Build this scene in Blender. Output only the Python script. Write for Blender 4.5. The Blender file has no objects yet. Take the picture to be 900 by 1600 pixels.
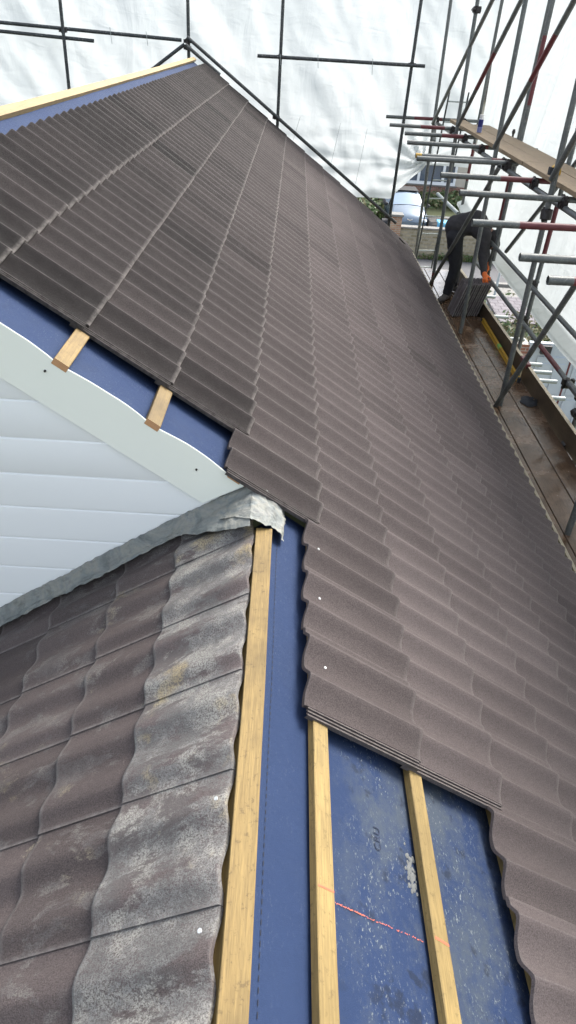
import bpy, math, random
import numpy as np
from mathutils import Vector, Matrix, noise
random.seed(7)
GZ = 7.5                      # the eye is 7.5 m above the ground; everything below is written relative to the eye
D = bpy.data
scn = bpy.context.scene
COL = scn.collection
TH = math.radians(34.8); ST, CT = math.sin(TH), math.cos(TH); H = 1.12

# ------------------------------------------------------------------ roof frames
def MP(s, y, w=0.0):          # main slope: s down the slope, y along the ridge, w out of the plane
    return (-(H - w) * ST + s * CT, y, -(H - w) * CT - s * ST)
AX, AZ = -0.0087, -1.449      # apex of the low ridge
def LP(s, y, w=0.0):          # low left slope (w = 0 is the crest of the tiles, the membrane is 0.075 lower)
    w += 0.075
    return (AX - s * CT - w * ST, y, AZ - s * ST + w * CT)

# ------------------------------------------------------------------ mesh builder
class MB:
    def __init__(self):
        self.v = []; self.f = []; self.m = []; self.a = []; self.b = []; self.ca = 0.0; self.cb = 0.0
    def vert(self, p, a=None, b=None):
        self.v.append(tuple(p)); self.a.append(self.ca if a is None else a); self.b.append(self.cb if b is None else b)
        return len(self.v) - 1
    def face(self, idx, m=0):
        self.f.append(tuple(idx)); self.m.append(m)
    def grid(self, fn, nu, nv, m=0, ab=None):
        base = len(self.v)
        for i in range(nu + 1):
            for j in range(nv + 1):
                u, v = i / nu, j / nv
                if ab: self.vert(fn(u, v), *ab(u, v))
                else: self.vert(fn(u, v))
        for i in range(nu):
            for j in range(nv):
                q = base + i * (nv + 1) + j
                self.face((q, q + nv + 1, q + nv + 2, q + 1), m)
    def box(self, x0, x1, y0, y1, z0, z1, m=0, fn=None):
        c = [(x, y, z) for x in (x0, x1) for y in (y0, y1) for z in (z0, z1)]
        if fn: c = [fn(*p) for p in c]
        i = [self.vert(p) for p in c]
        for q in ((0, 1, 3, 2), (4, 6, 7, 5), (0, 4, 5, 1), (2, 3, 7, 6), (0, 2, 6, 4), (1, 5, 7, 3)):
            self.face([i[k] for k in q], m)
    def tube(self, p, q, r, n=12, bands=None, m=0, cap=True, r2=None):
        p, q = Vector(p), Vector(q); d = (q - p).normalized()
        up = Vector((0, 0, 1)) if abs(d.z) < .9 else Vector((1, 0, 0))
        e1 = d.cross(up).normalized(); e2 = d.cross(e1)
        ts = [0.0, 1.0]; bands = bands or []
        for (t0, t1, mm) in bands: ts += [t0, t1]
        ts = sorted(set(ts)); rings = []
        for t in ts:
            c = p.lerp(q, t); rr = r if r2 is None else r + (r2 - r) * t
            rings.append([self.vert(c + e1 * math.cos(k * 2 * math.pi / n) * rr + e2 * math.sin(k * 2 * math.pi / n) * rr) for k in range(n)])
        for i in range(len(ts) - 1):
            tm = (ts[i] + ts[i + 1]) / 2; mm = m
            for (t0, t1, b) in bands:
                if t0 <= tm <= t1: mm = b
            for k in range(n):
                self.face((rings[i][k], rings[i][(k + 1) % n], rings[i + 1][(k + 1) % n], rings[i + 1][k]), mm)
        if cap:
            # a tube has a wall: the ends show a dark bore
            for ring, c, s in ((rings[0], p, 1), (rings[-1], q, -1)):
                rr = r * .82 if r2 is None else min(r, r2) * .82
                cc = c; inn = [self.vert(cc + (Vector(self.v[i]) - c) * .82) for i in ring]
                deep = [self.vert(Vector(self.v[i]) + d * s * r * 1.6) for i in inn]
                for k in range(n):
                    self.face((ring[k], inn[k], inn[(k + 1) % n], ring[(k + 1) % n]), m)
                    self.face((inn[k], deep[k], deep[(k + 1) % n], inn[(k + 1) % n]), m)
                self.face(deep, m)
    def sphere(self, c, r, n=10, m=0, sc=(1, 1, 1)):
        def fn(u, v):
            a, b = u * 2 * math.pi, v * math.pi
            return (c[0] + r * sc[0] * math.cos(a) * math.sin(b), c[1] + r * sc[1] * math.sin(a) * math.sin(b), c[2] + r * sc[2] * math.cos(b))
        self.grid(fn, n, max(4, n // 2), m)
    def build(self, name, mats, parent=None, origin=None, smooth=30, kind=None):
        me = D.meshes.new(name)
        o = D.objects.new(name, me); COL.objects.link(o)
        if parent is not None:
            org = Vector(parent.get('_o', (0, 0, 0)))
            if parent.parent is not None: org = Vector(parent['_o'])
        else:
            org = Vector(origin) if origin is not None else Vector((0, 0, 0))
        me.from_pydata([(x - org[0], y - org[1], z - org[2]) for x, y, z in self.v], [], self.f)
        if not isinstance(mats, (list, tuple)): mats = [mats]
        for mt in mats: me.materials.append(mt)
        me.polygons.foreach_set('material_index', self.m)
        if any(self.a):
            at = me.attributes.new('edge', 'FLOAT', 'POINT'); at.data.foreach_set('value', self.a)
        if any(self.b):
            at = me.attributes.new('tint', 'FLOAT', 'POINT'); at.data.foreach_set('value', self.b)
        if smooth:
            me.polygons.foreach_set('use_smooth', [True] * len(me.polygons))
            me.set_sharp_from_angle(angle=math.radians(smooth))
        me.update()
        o['_o'] = tuple(org)
        if parent is not None: o.parent = parent
        else: o.location = (org[0], org[1], org[2] + GZ)
        if kind: o['kind'] = kind
        return o

def thing(name, label, cat, origin, group=None):
    o = D.objects.new(name, None); COL.objects.link(o); o.empty_display_size = .1
    o.location = (origin[0], origin[1], origin[2] + GZ); o['_o'] = tuple(origin)
    o['label'] = label; o['category'] = cat
    if group: o['group'] = group
    return o
def tag(o, label, cat, group=None):
    o['label'] = label; o['category'] = cat
    if group: o['group'] = group
    return o

# ------------------------------------------------------------------ materials
class NT:
    def __init__(self, name):
        self.m = D.materials.new(name); self.m.use_nodes = True; self.t = self.m.node_tree
        self.t.nodes.clear()
        self.out = self.t.nodes.new('ShaderNodeOutputMaterial')
        self.b = self.t.nodes.new('ShaderNodeBsdfPrincipled')
        self.t.links.new(self.b.outputs[0], self.out.inputs[0])
        self.co = self.t.nodes.new('ShaderNodeTexCoord').outputs['Object']
    def n(self, typ, **kw):
        nd = self.t.nodes.new(typ)
        for k, v in kw.items(): setattr(nd, k, v)
        return nd
    def L(self, a, b): self.t.links.new(a, b)
    def map(self, scale=(1, 1, 1), rot=(0, 0, 0), src=None, loc=(0, 0, 0)):
        nd = self.n('ShaderNodeMapping'); nd.inputs['Scale'].default_value = scale; nd.inputs['Rotation'].default_value = rot
        nd.inputs['Location'].default_value = loc
        self.L(src or self.co, nd.inputs[0]); return nd.outputs[0]
    def noise(self, scale, detail=4, rough=.55, src=None, dist=0):
        nd = self.n('ShaderNodeTexNoise'); nd.inputs['Scale'].default_value = scale; nd.inputs['Detail'].default_value = detail
        nd.inputs['Roughness'].default_value = rough; nd.inputs['Distortion'].default_value = dist
        self.L(src or self.co, nd.inputs['Vector']); return nd.outputs['Fac']
    def ramp(self, fac, stops):
        nd = self.n('ShaderNodeValToRGB'); e = nd.color_ramp.elements
        while len(e) < len(stops): e.new(.5)
        for i, (p, c) in enumerate(stops):
            e[i].position = p; e[i].color = (c[0], c[1], c[2], 1) if not isinstance(c, (int, float)) else (c, c, c, 1)
        self.L(fac, nd.inputs[0]); return nd.outputs[0]
    def mix(self, fac, a, b, mode='MIX'):
        nd = self.n('ShaderNodeMix', data_type='RGBA', blend_type=mode)
        for inp, v in ((nd.inputs[0], fac), (nd.inputs[6], a), (nd.inputs[7], b)):
            if isinstance(v, (int, float)): inp.default_value = v
            elif isinstance(v, tuple): inp.default_value = (v[0], v[1], v[2], 1)
            else: self.L(v, inp)
        return nd.outputs[2]
    def math(self, op, a, b=0.0, c=None):
        nd = self.n('ShaderNodeMath', operation=op)
        for inp, v in zip(nd.inputs, (a, b) if c is None else (a, b, c)):
            if isinstance(v, (int, float)): inp.default_value = v
            else: self.L(v, inp)
        return nd.outputs[0]
    def attr(self, nm):
        nd = self.n('ShaderNodeAttribute'); nd.attribute_name = nm; return nd.outputs['Fac']
    def bump(self, h, strength=.3, dist=.01, nrm=None):
        nd = self.n('ShaderNodeBump'); nd.inputs['Strength'].default_value = strength; nd.inputs['Distance'].default_value = dist
        self.L(h, nd.inputs['Height'])
        if nrm is not None: self.L(nrm, nd.inputs['Normal'])
        return nd.outputs[0]
    def set(self, col=None, rough=None, nrm=None, **kw):
        for k, v in (('Base Color', col), ('Roughness', rough), ('Normal', nrm)):
            if v is None: continue
            if isinstance(v, (int, float)): self.b.inputs[k].default_value = v
            elif isinstance(v, tuple): self.b.inputs[k].default_value = (v[0], v[1], v[2], 1)
            else: self.L(v, self.b.inputs[k])
        for k, v in kw.items(): self.b.inputs[k.replace('_', ' ')].default_value = v
        return self.m

def m_tile(name, wear=0.0, c1=(.094, .0765, .074), c2=(.124, .104, .100), seed=0):
    t = NT(name)
    big = t.noise(2.3, 3, .6, t.map(loc=(seed, 0, 0))); mid = t.noise(26, 6, .6)
    fine = t.noise(260, 3, .75); grit = t.noise(600, 2, .8)
    col = t.mix(t.math('MULTIPLY', big, 1.0), c1, c2)
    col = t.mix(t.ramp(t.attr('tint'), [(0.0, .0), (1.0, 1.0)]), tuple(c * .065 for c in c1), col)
    col = t.mix(.55, col, t.ramp(fine, [(.36, .22), (.64, .78)]), 'OVERLAY')
    # pale scuffs and dust, heavier on exposed arrises
    sc = t.ramp(t.noise(9, 8, .72, t.map((1, .35, 1), loc=(seed, 3, 1))), [(.60 - .12 * wear, 0.0), (.70 - .06 * wear, 1.0)])
    fl = t.ramp(t.noise(160, 3, .6), [(.62, 0.0), (.7, 1.0)])
    scf = t.math('MULTIPLY', t.math('MULTIPLY', sc, fl), .5)
    col = t.mix(scf, col, (.22, .21, .20))
    ed = t.math('MULTIPLY', t.attr('edge'), t.ramp(t.noise(38, 5, .7), [(.36, .35), (.60, 1.0)]))
    col = t.mix(t.math('MULTIPLY', ed, .62), col, (.24, .22, .205))
    if wear > 0:
        vv = t.map((.9, 1.7, .9), rot=(0, 0, .12), loc=(seed, 0, 0))
        st = t.ramp(t.noise(4.2, 12, .74, vv, .35), [(.535 - .085 * wear, 0.0), (.565 - .065 * wear, .95)])
        pit = t.ramp(t.noise(210, 9, .85), [(.465, .06), (.515, 1.0)])
        w = t.math('MULTIPLY', t.math('MULTIPLY', st, pit), min(1.0, .30 + wear * .6))
        col = t.mix(t.math('MULTIPLY', t.ramp(t.noise(7, 6, .7, vv), [(.44, 0.0), (.54, .5)]), wear), col, (.10, .096, .092))
        col = t.mix(w, col, t.ramp(t.noise(9, 5, .65), [(.40, (.13, .13, .125)), (.5, (.20, .20, .19)), (.58, (.30, .295, .265))]))
        yel = t.ramp(t.noise(4.6, 5, .6, t.map(loc=(5.2, 1, 3))), [(.58, 0.0), (.66, .7)])
        col = t.mix(t.math('MULTIPLY', yel, w), col, (.36, .28, .13))
    # dark pin holes
    pin = t.n('ShaderNodeTexVoronoi'); pin.inputs['Scale'].default_value = 34; t.L(t.co, pin.inputs['Vector'])
    ph = t.ramp(pin.outputs['Distance'], [(.035, 1.0), (.06, 0.0)])
    ph = t.math('MULTIPLY', ph, t.ramp(t.noise(7, 2), [(.55, 0.0), (.6, .8)]))
    col = t.mix(ph, col, (.012, .01, .01))
    h = t.math('ADD', t.math('MULTIPLY', fine, .6), t.math('ADD', t.math('MULTIPLY', grit, .5), t.math('MULTIPLY', mid, .9)))
    return t.set(col, t.ramp(mid, [(.3, .62), (.7, .75)]), t.bump(h, .75, .005), Specular_IOR_Level=.11)

def m_wood(name, ca, cb, axis='y', rough=.65, stain=.3, wet=0, knots=True):
    t = NT(name)
    sc = {'y': (14, .7, 14), 'x': (.7, 14, 14), 'z': (14, 14, .7)}[axis]
    g = t.noise(3.2, 6, .6, t.map(sc), 1.2); g2 = t.noise(16, 4, .7, t.map(sc)); b = t.noise(1.7, 5, .65)
    col = t.mix(g, ca, cb)
    col = t.mix(.42, col, t.ramp(g2, [(.35, .22), (.65, .74)]), 'OVERLAY')
    col = t.mix(t.ramp(b, [(.46, 0.0), (.64, stain)]), col, tuple(c * .45 for c in ca))
    if knots:
        v = t.n('ShaderNodeTexVoronoi'); v.inputs['Scale'].default_value = 2.4
        t.L(t.map((3, 1, 3) if axis == 'y' else (1, 3, 3)), v.inputs['Vector'])
        col = t.mix(t.ramp(v.outputs['Distance'], [(.05, .75), (.09, 0.0)]), col, tuple(c * .4 for c in cb))
    sp = t.ramp(t.noise(60, 5, .75), [(.57, 0.0), (.64, .6)])
    col = t.mix(sp, col, tuple(c * .55 for c in ca))
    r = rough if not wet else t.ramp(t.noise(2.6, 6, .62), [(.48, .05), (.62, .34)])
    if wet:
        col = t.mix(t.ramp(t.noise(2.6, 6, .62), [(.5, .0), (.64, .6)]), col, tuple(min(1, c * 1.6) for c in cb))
    return t.set(col, r, t.bump(g2, .25, .004))

def m_plain(name, col, rough=.5, var=.25, scale=12, metal=0.0, bump=.1, spec=.5):
    t = NT(name)
    n = t.noise(scale, 5, .62)
    c = t.mix(n, tuple(x * (1 - var) for x in col), tuple(min(1, x * (1 + var)) for x in col))
    return t.set(c, rough, t.bump(t.noise(scale * 6, 4, .6), bump, .004) if bump else None, Metallic=metal, Specular_IOR_Level=spec)

def m_tubing(name, c, c2, metal=.35, rough=.48):
    t = NT(name)
    n = t.noise(7, 6, .7); n2 = t.noise(60, 4, .7)
    col = t.mix(t.ramp(n, [(.35, 0.0), (.65, 1.0)]), c, c2)
    col = t.mix(t.ramp(n2, [(.56, 0.0), (.68, .6)]), col, (.33, .32, .29))
    col = t.mix(t.ramp(t.noise(16, 5, .7, t.map(loc=(4, 2, 1))), [(.62, 0.0), (.7, .6)]), col, (.09, .045, .03))
    return t.set(col, t.ramp(n, [(.3, rough - .1), (.7, rough + .15)]), t.bump(n2, .12, .002), Metallic=metal)

def m_membrane():
    t = NT('breather_membrane_blue')
    b = t.noise(2.0, 6, .65); f = t.noise(700, 2, .8)
    col = t.mix(b, (.015, .029, .072), (.023, .042, .100))
    col = t.mix(.25, col, t.ramp(f, [(.3, .1), (.7, .7)]), 'OVERLAY')
    # dust and mortar smears, mostly on the walked-on part near the eye
    sep = t.n('ShaderNodeSeparateXYZ'); t.L(t.co, sep.inputs[0])
    zone = t.attr('edge')
    d = t.math('MULTIPLY', t.ramp(t.noise(3.6, 9, .75, t.map((1, .8, 1), loc=(3.3, .4, 0))), [(.46, 0.0), (.62, .7)]), zone)
    col = t.mix(d, col, (.065, .078, .088))
    fa = t.ramp(t.noise(120, 4, .75, t.map((1.5, .6, 1))), [(.60, 0.0), (.64, 1.0)]); fb = t.ramp(t.noise(42, 6, .8, t.map((1.6, .6, 1), rot=(0, 0, .3))), [(.62, 0.0), (.66, 1.0)])
    flk = t.math('MULTIPLY', t.math('MAXIMUM', fa, fb), t.ramp(t.noise(5, 4, .65), [(.40, 0.08), (.60, 1.0)]))
    col = t.mix(t.math('MULTIPLY', flk, t.math('ADD', t.math('MULTIPLY', zone, .62), .08)), col, (.26, .28, .26))
    dk = t.math('MULTIPLY', t.ramp(t.noise(11, 4, .6, t.map(loc=(9, 1, 1))), [(.60, 0.0), (.66, .6)]), zone)
    col = t.mix(dk, col, (.012, .016, .026))
    return t.set(col, .8, t.bump(t.math('ADD', f, t.math('MULTIPLY', t.noise(30, 5), 2.0)), .4, .004), Specular_IOR_Level=.2)

def m_sheet():
    t = NT('white_scaffold_sheeting')
    n = t.noise(1.3, 6, .6, t.map((1, 1, .5)), .6)
    cr = t.noise(1.6, 4, .5, t.map((1, 1, .35), rot=(0, .5, 0)), 1.6)
    cr2 = t.noise(6, 4, .5, t.map((.35, .5, 1)), 1.0)
    sep = t.n('ShaderNodeSeparateXYZ'); t.L(t.co, sep.inputs[0]); z = sep.outputs['Z']
    wob = t.math('ADD', z, t.math('MULTIPLY', n, .12))
    band = t.ramp(t.math('ABSOLUTE', t.math('SUBTRACT', wob, -.72)), [(.035, .5), (.05, 0.0)])
    col = t.mix(n, (.50, .54, .55), (.56, .59, .60))
    col = t.mix(band, col, (.48, .54, .49))
    col = t.mix(t.ramp(t.noise(2.2, 6, .7, t.map(loc=(2, 7, 1))), [(.56, 0.0), (.7, .3)]), col, (.46, .49, .48))
    t.set(col, .38, None)
    bm = t.bump(t.math('ADD', cr, t.math('MULTIPLY', cr2, .5)),   .42, .06)
    t.L(bm, t.b.inputs['Normal'])
    tr = t.n('ShaderNodeBsdfTranslucent'); t.L(col, tr.inputs[0]); t.L(bm, tr.inputs['Normal'])
    mx = t.n('ShaderNodeMixShader'); mx.inputs[0].default_value = .52
    t.L(t.b.outputs[0], mx.inputs[1]); t.L(tr.outputs[0], mx.inputs[2]); t.L(mx.outputs[0], t.out.inputs[0])
    return t.m

def m_brick(name, c1, c2, mortar, sc=1.0, rot=(math.pi / 2, 0, 0), bw=.225, bh=.075, offset=.5, ms=.01):
    t = NT(name)
    br = t.n('ShaderNodeTexBrick'); br.offset = offset
    t.L(t.map((1, 1, 1), rot), br.inputs['Vector'])
    br.inputs['Scale'].default_value = sc; br.inputs['Brick Width'].default_value = bw; br.inputs['Row Height'].default_value = bh
    br.inputs['Mortar Size'].default_value = ms
    for k, c in (('Color1', c1), ('Color2', c2), ('Mortar', mortar)): br.inputs[k].default_value = (*c, 1)
    col = t.mix(.35, br.outputs[0], t.ramp(t.noise(9, 6, .7), [(.3, .15), (.7, .75)]), 'OVERLAY')
    return t.set(col, .85, t.bump(t.math('ADD', t.math('MULTIPLY', br.outputs['Fac'], -1.0), t.math('MULTIPLY', t.noise(40, 5), .5)), .4, .01))

def m_lead():
    t = NT('weathered_lead')
    n = t.noise(6, 7, .65, None, 1.0); n2 = t.noise(22, 6, .7)
    col = t.ramp(n, [(.3, (.11, .12, .115)), (.46, (.185, .20, .19)), (.56, (.235, .235, .205)), (.68, (.15, .175, .18))])
    col = t.mix(t.ramp(n2, [(.5, 0.0), (.64, .6)]), col, (.24, .235, .215))
    col = t.mix(t.ramp(t.noise(13, 6, .7, t.map(loc=(3, 3, 3))), [(.55, 0.0), (.65, .55)]), col, (.09, .10, .095))
    return t.set(col, .7, t.bump(t.math('ADD', n2, n), .8, .014), Metallic=.0, Specular_IOR_Level=.3)

def m_leaf(name, a, b):
    t = NT(name)
    col = t.mix(t.noise(5, 4), a, b)
    return t.set(col, .55)

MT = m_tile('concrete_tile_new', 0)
ML1 = m_tile('concrete_tile_stained', 1.0, seed=2.2)
ML2 = m_tile('concrete_tile_dusty', .08, (.082, .066, .063), (.108, .089, .085), seed=5)
M_BAT = m_wood('yellow_batten', (.19, .128, .040), (.30, .212, .075), 'y', .7, .35)
M_BATO = m_wood('brown_batten', (.14, .09, .028), (.27, .185, .062), 'y', .7, .7)
M_END = m_plain('fresh_cut_end', (.46, .25, .12), .8, .2, 60)
M_MEM = m_membrane()
M_LEAD = m_lead()
M_CLAD = m_plain('white_upvc', (.87, .89, .875), .35, .03, 2.5, 0, .02)
M_BARGE = m_plain('cream_upvc', (.83, .85, .76), .38, .05, 1.5, 0, .03)
M_BOARDN = m_wood('new_scaffold_board', (.19, .13, .07), (.29, .21, .12), 'y', .75, .25)
M_BOARDW = m_wood('wet_scaffold_board', (.070, .041, .024), (.135, .083, .048), 'y', .3, .5, wet=1, knots=False)
M_TOE = m_wood('toe_board', (.045, .028, .013), (.10, .065, .033), 'y', .6, .6)
M_TOETOP = m_wood('toe_board_edge', (.24, .20, .13), (.38, .33, .23), 'y', .7, .2)
M_TUBE = m_tubing('galvanised_tube', (.085, .092, .088), (.15, .158, .148))
M_TUBED = m_tubing('dark_tube', (.030, .034, .034), (.055, .06, .06), .4, .5)
M_TUBEW = m_tubing('pale_tube', (.24, .27, .26), (.34, .37, .35), .2)
M_RED = m_plain('red_paint', (.115, .022, .024), .5, .35, 18)
M_YEL = m_plain('yellow_paint', (.42, .24, .02), .5, .25, 20)
M_CPL = m_plain('coupler_steel', (.045, .04, .038), .5, .5, 40, .6)
M_SHEET = m_sheet()
M_NAIL = m_plain('nail_head', (.75, .76, .75), .3, .05, 20, .6, 0)
M_CHALK = m_plain('orange_chalk', (.55, .13, .07), .9, .2, 60)
M_INK = m_plain('grey_ink', (.005, .007, .014), .8, .2, 60)
M_DARK = m_plain('dark_cloth', (.025, .027, .03), .9, .4, 30)

# ------------------------------------------------------------------ tiles
TL, TT, AMP, TILT = .43, .012, .029, .014
def tile_soft(p):              # older, rounder roll
    p = p % 1.0
    return .5 - .5 * math.cos(math.pi * p / .6) if p < .6 else .5 + .5 * math.cos(math.pi * (p - .6) / .4)
def tile_w(p):                 # one wave, p in 0..1; quick rise, slow fall
    p = p % 1.0
    if p < .64: x = p / .64; s = (.5 - .5 * math.cos(math.pi * x ** 1.55)) + .04 * max(0, (x - .9) / .1) ** 2
    else: x = (p - .64) / .36; s = .5 + .5 * math.cos(math.pi * x ** .85)
    return s
def add_tile(mb, P, s0, L, y0, W, dirn, lip=1, nb=22, flat=False, js=0, jr=0, under=True, amp=AMP, side=.0, tint0=.85, soft=0, ew=1.0):
    """P(s,y,w) maps roof coordinates; dirn = +1: the lapping edge is on the +y side"""
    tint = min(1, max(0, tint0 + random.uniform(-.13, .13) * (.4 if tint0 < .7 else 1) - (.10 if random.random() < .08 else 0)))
    rows = [0.0, .012, .3, .75, .955, (L - .010) / L, (L - .003) / L, 1.0]
    pw = [0, .08, .18, .3, .42, .53, .61, .64, .665, .70, .77, .85, .93] if nb > 16 else [0, .15, .32, .48, .59, .64, .68, .76, .88]
    bs = [x / 2 for x in pw] + [.5 + x / 2 for x in pw] + [1.0]; nb = len(bs) - 1
    def top(a, b):
        w = -amp + amp * (tile_soft if soft else tile_w)(b * 2) + (-TILT + TILT * a)
        if b > .93: w += (.0035 if soft else .007) * min(1, (b - .93) / .02)
        if a > .985: w -= .0035 * ((a - .985) / .015) ** 2
        if a < .012: w -= .003
        return w
    def pos(a, b, w):
        yy = (b * W) if dirn > 0 else (W - b * W)
        yc = yy - W / 2; ss = a * L
        return P(s0 + js + ss + yc * jr, y0 + yc + W / 2 - (ss - L / 2) * jr, w)
    T = {}; B = {}; lift = abs(random.gauss(0, .0011)); jr += random.gauss(0, .002)
    for i, a in enumerate(rows):
        for j, b in enumerate(bs):
            w = top(a, b) + lift * a
            e = 1.0 if i >= 6 else (.6 if i == 5 else (.06 if i == 4 else (.4 if i == 0 else .0)))
            if j == nb: e = max(e, 1.0 if soft else .55)
            if j == 0: e = max(e, side)
            if abs((b * 2) % 1.0 - .64) < .004: e = max(e, .0 if soft else .8)
            if j or not side: e *= ew
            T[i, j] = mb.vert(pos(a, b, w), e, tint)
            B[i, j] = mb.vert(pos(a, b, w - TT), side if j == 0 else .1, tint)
    n, m = len(rows) - 1, nb
    fl = dirn < 0
    def F(q): mb.face(q[::-1] if fl else q)
    for i in range(n):
        for j in range(m):
            F((T[i, j], T[i + 1, j], T[i + 1, j + 1], T[i, j + 1]))
            F((B[i, j], B[i, j + 1], B[i + 1, j + 1], B[i + 1, j]))
    for j in range(m):
        F((T[0, j], T[0, j + 1], B[0, j + 1], B[0, j])); F((T[n, j], B[n, j], B[n, j + 1], T[n, j + 1]))
    for i in range(n):
        F((T[i, 0], B[i, 0], B[i + 1, 0], T[i + 1, 0])); F((T[i, m], T[i + 1, m], B[i + 1, m], B[i, m]))
    if under:                  # ribbed underlap strip on the side still waiting for its neighbour
        prof = [(0.0, -.008), (-.004, -.008), (-.004, -.002), (-.009, -.002), (-.009, -.009), (-.014, -.009), (-.014, -.004), (-.019, -.004), (-.019, -.010), (-.025, -.010), (-.025, -.005), (-.030, -.005), (-.030, -.020)]
        base = -amp + .004
        prev = None
        for (bb, ww) in prof:
            row = []
            for a in (0.02, .5, 1.0 - .012 / L):
                yy = bb if dirn > 0 else W - bb
                yc = yy - W / 2; ss = a * L
                row.append(mb.vert(P(s0 + js + ss + yc * jr, y0 + yc + W / 2 - (ss - L / 2) * jr, base + ww - TILT + TILT * a), .45, tint))
            if prev:
                for k in range(2): mb.face((prev[k], prev[k + 1], row[k + 1], row[k]) if not fl else (row[k], row[k + 1], prev[k + 1], prev[k]))
            prev = row

house = thing('house', 'large house under re-roofing with dark wavy concrete tiles, blue membrane and a white clad gable', 'house', (0, 2.0, -GZ))
WM = .294
tails = {-1: -.402, 0: -.047, 1: .313, 2: .670, 3: 1.027, 4: 1.386, 5: 1.744, 6: 2.097, 7: 2.445, 8: 2.80, 9: 3.225}
y_start = {-1: 2.10 - WM, 0: 2.39, 1: 2.39, 2: 2.39, 3: 2.39 - WM, 4: 2.39 - 4 * WM, 5: 2.39 - 4 * WM, 6: 2.39 - 13 * WM, 7: 2.39 - 13 * WM, 8: 2.39 - 13 * WM, 9: 2.39 - 13 * WM}
y_start[-1] = 2.39; 
Y_END = 2.39 + 32 * WM - .02
courses = {}
for k in range(-1, 10):
    mb = MB(); s0 = tails[k] - TL
    y = y_start[k]; i = 0
    off = 0.0
    jag = random.choice((0, -1, 0, -1, 0))
    n = round((Y_END - y) / WM)
    for i in range(n):
        yy = y + i * WM
        near = yy < 5
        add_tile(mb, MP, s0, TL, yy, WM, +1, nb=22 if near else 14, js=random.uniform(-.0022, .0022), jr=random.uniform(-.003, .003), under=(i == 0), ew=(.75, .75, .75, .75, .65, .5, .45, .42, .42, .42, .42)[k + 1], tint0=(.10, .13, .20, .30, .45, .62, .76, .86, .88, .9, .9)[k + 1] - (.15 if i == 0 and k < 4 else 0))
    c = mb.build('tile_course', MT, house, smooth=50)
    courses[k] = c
def nail(parent, P, s, y, w, r=.0042):
    mb = MB(); q = Vector(P(s, y, w)); q2 = Vector(P(s, y, w + .002)); d = q2 - q
    mb.tube(q, q2, r, 10, cap=False)
    n0 = len(mb.v); mb.face(range(n0 - 10, n0)); mb.sphere(q, r * .9, 8, sc=(1, 1, .35))
    mb.build('nail', M_NAIL, parent)
for (s, y) in ((.998, 1.90), (.994, 1.639), (1.006, 1.352)): nail(courses[4], MP, s, y, .0 - .012)

# low left roof
WL = .3075
ltails = [.362, .645, .985, 1.31, 1.64, 1.97, 2.30, 2.63]
for k, tl in enumerate(ltails):
    mb = MB(); L = .35 if k == 0 else TL
    y0 = .655 - 8 * WL
    for i in range(14):
        yy = y0 + i * WL
        if yy + WL > 1.965: 
            pass
        if yy > 1.9: break
        add_tile(mb, LP, tl - L + (.022 if k == 0 else 0), L - (.022 if k == 0 else 0), yy + (0 if k != 1 else .0), WL, -1, nb=34, js=random.uniform(-.003, .003), jr=random.uniform(-.004, .004), under=False, amp=.021, soft=1, tint0=.9)
    c = mb.build('tile_course', ML1 if k == 0 else ML2, house, smooth=50)
    if k == 0:
        c['label'] = 'topmost old tile course, stained pale grey, its nailed heads along the low ridge'
        for (s, y) in ((.05, .875), (.055, .60)): nail(c, LP, s, y, -.006, .0048)

# membranes
def wav(x, y, k=1.0): return noise.noise(Vector((x * k, y * k, 1.7)))
def mem(s0, s1, y0, y1, ns, ny, P, w0, edge_y=None, dust=None):
    mb = MB()
    def fn(u, v):
        s = s0 + (s1 - s0) * u; y = y0 + (y1 - y0) * v
        if edge_y and v == 0: y += .018 * noise.noise(Vector((s * 3.1, 0, 0))) + .008 * noise.noise(Vector((s * 13, 2, 0)))
        sag = -.0016 * (1 + noise.noise(Vector((s * 26, y * 3.0, 11)))) - .006 * (1 + noise.noise(Vector((s * 2.2, y * 1.5, 4)))) - .002 * (1 + noise.noise(Vector((s * 9, y * 6, 1))))
        if edge_y and v < .04: sag += .004
        return P(s, y, w0 + sag)
    def ab(u, v):
        s = s0 + (s1 - s0) * u; y = y0 + (y1 - y0) * v
        e = dust(s, y) if dust else .0
        return (e, 0)
    mb.grid(fn, ns, ny, 0, ab)
    return mb.build('roof_membrane', M_MEM, house, smooth=60)
mem_hi = mem(-.955, 3.1, 2.122, 11.62, 120, 190, MP, -.0755, True, lambda s, y: .12)
mem_lo = mem(.826, 3.1, -1.2, 2.10, 120, 90, MP, -.0755, False, lambda s, y: max(.05, min(1, (s - 1.03) * 6)))
mb = MB(); mb.grid(lambda u, v: LP(u * 2.6, -1.2 + 3.19 * v, -.0765), 8, 8); mb.build('roof_membrane', M_MEM, house)
# printed dashes on the membrane laps
def dashes(s, y0, y1, parent, ds=0.0, l=.011, gap=.009, wd=.0019):
    mb = MB(); y = y0
    while y < y1:
        sw = s + ds * (y - y0) + .004 * noise.noise(Vector((y * 2, 1, 0)))
        z = -.0755 - .0016 * (1 + noise.noise(Vector((sw * 26, y * 3.0, 11)))) - .006 * (1 + noise.noise(Vector((sw * 2.2, y * 1.5, 4)))) - .002 * (1 + noise.noise(Vector((sw * 9, y * 6, 1)))) + .0022
        mb.face([mb.vert(MP(a, b, z)) for a, b in ((sw, y), (sw + wd, y), (sw + wd, y + l), (sw, y + l))]); y += l + gap
    mb.build('printed_line', M_INK, parent)
dashes(.866, .2, 1.98, mem_lo)
for s in (.415, .474, -.03, -.10): dashes(s, 2.10, 2.6, mem_hi)
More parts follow.
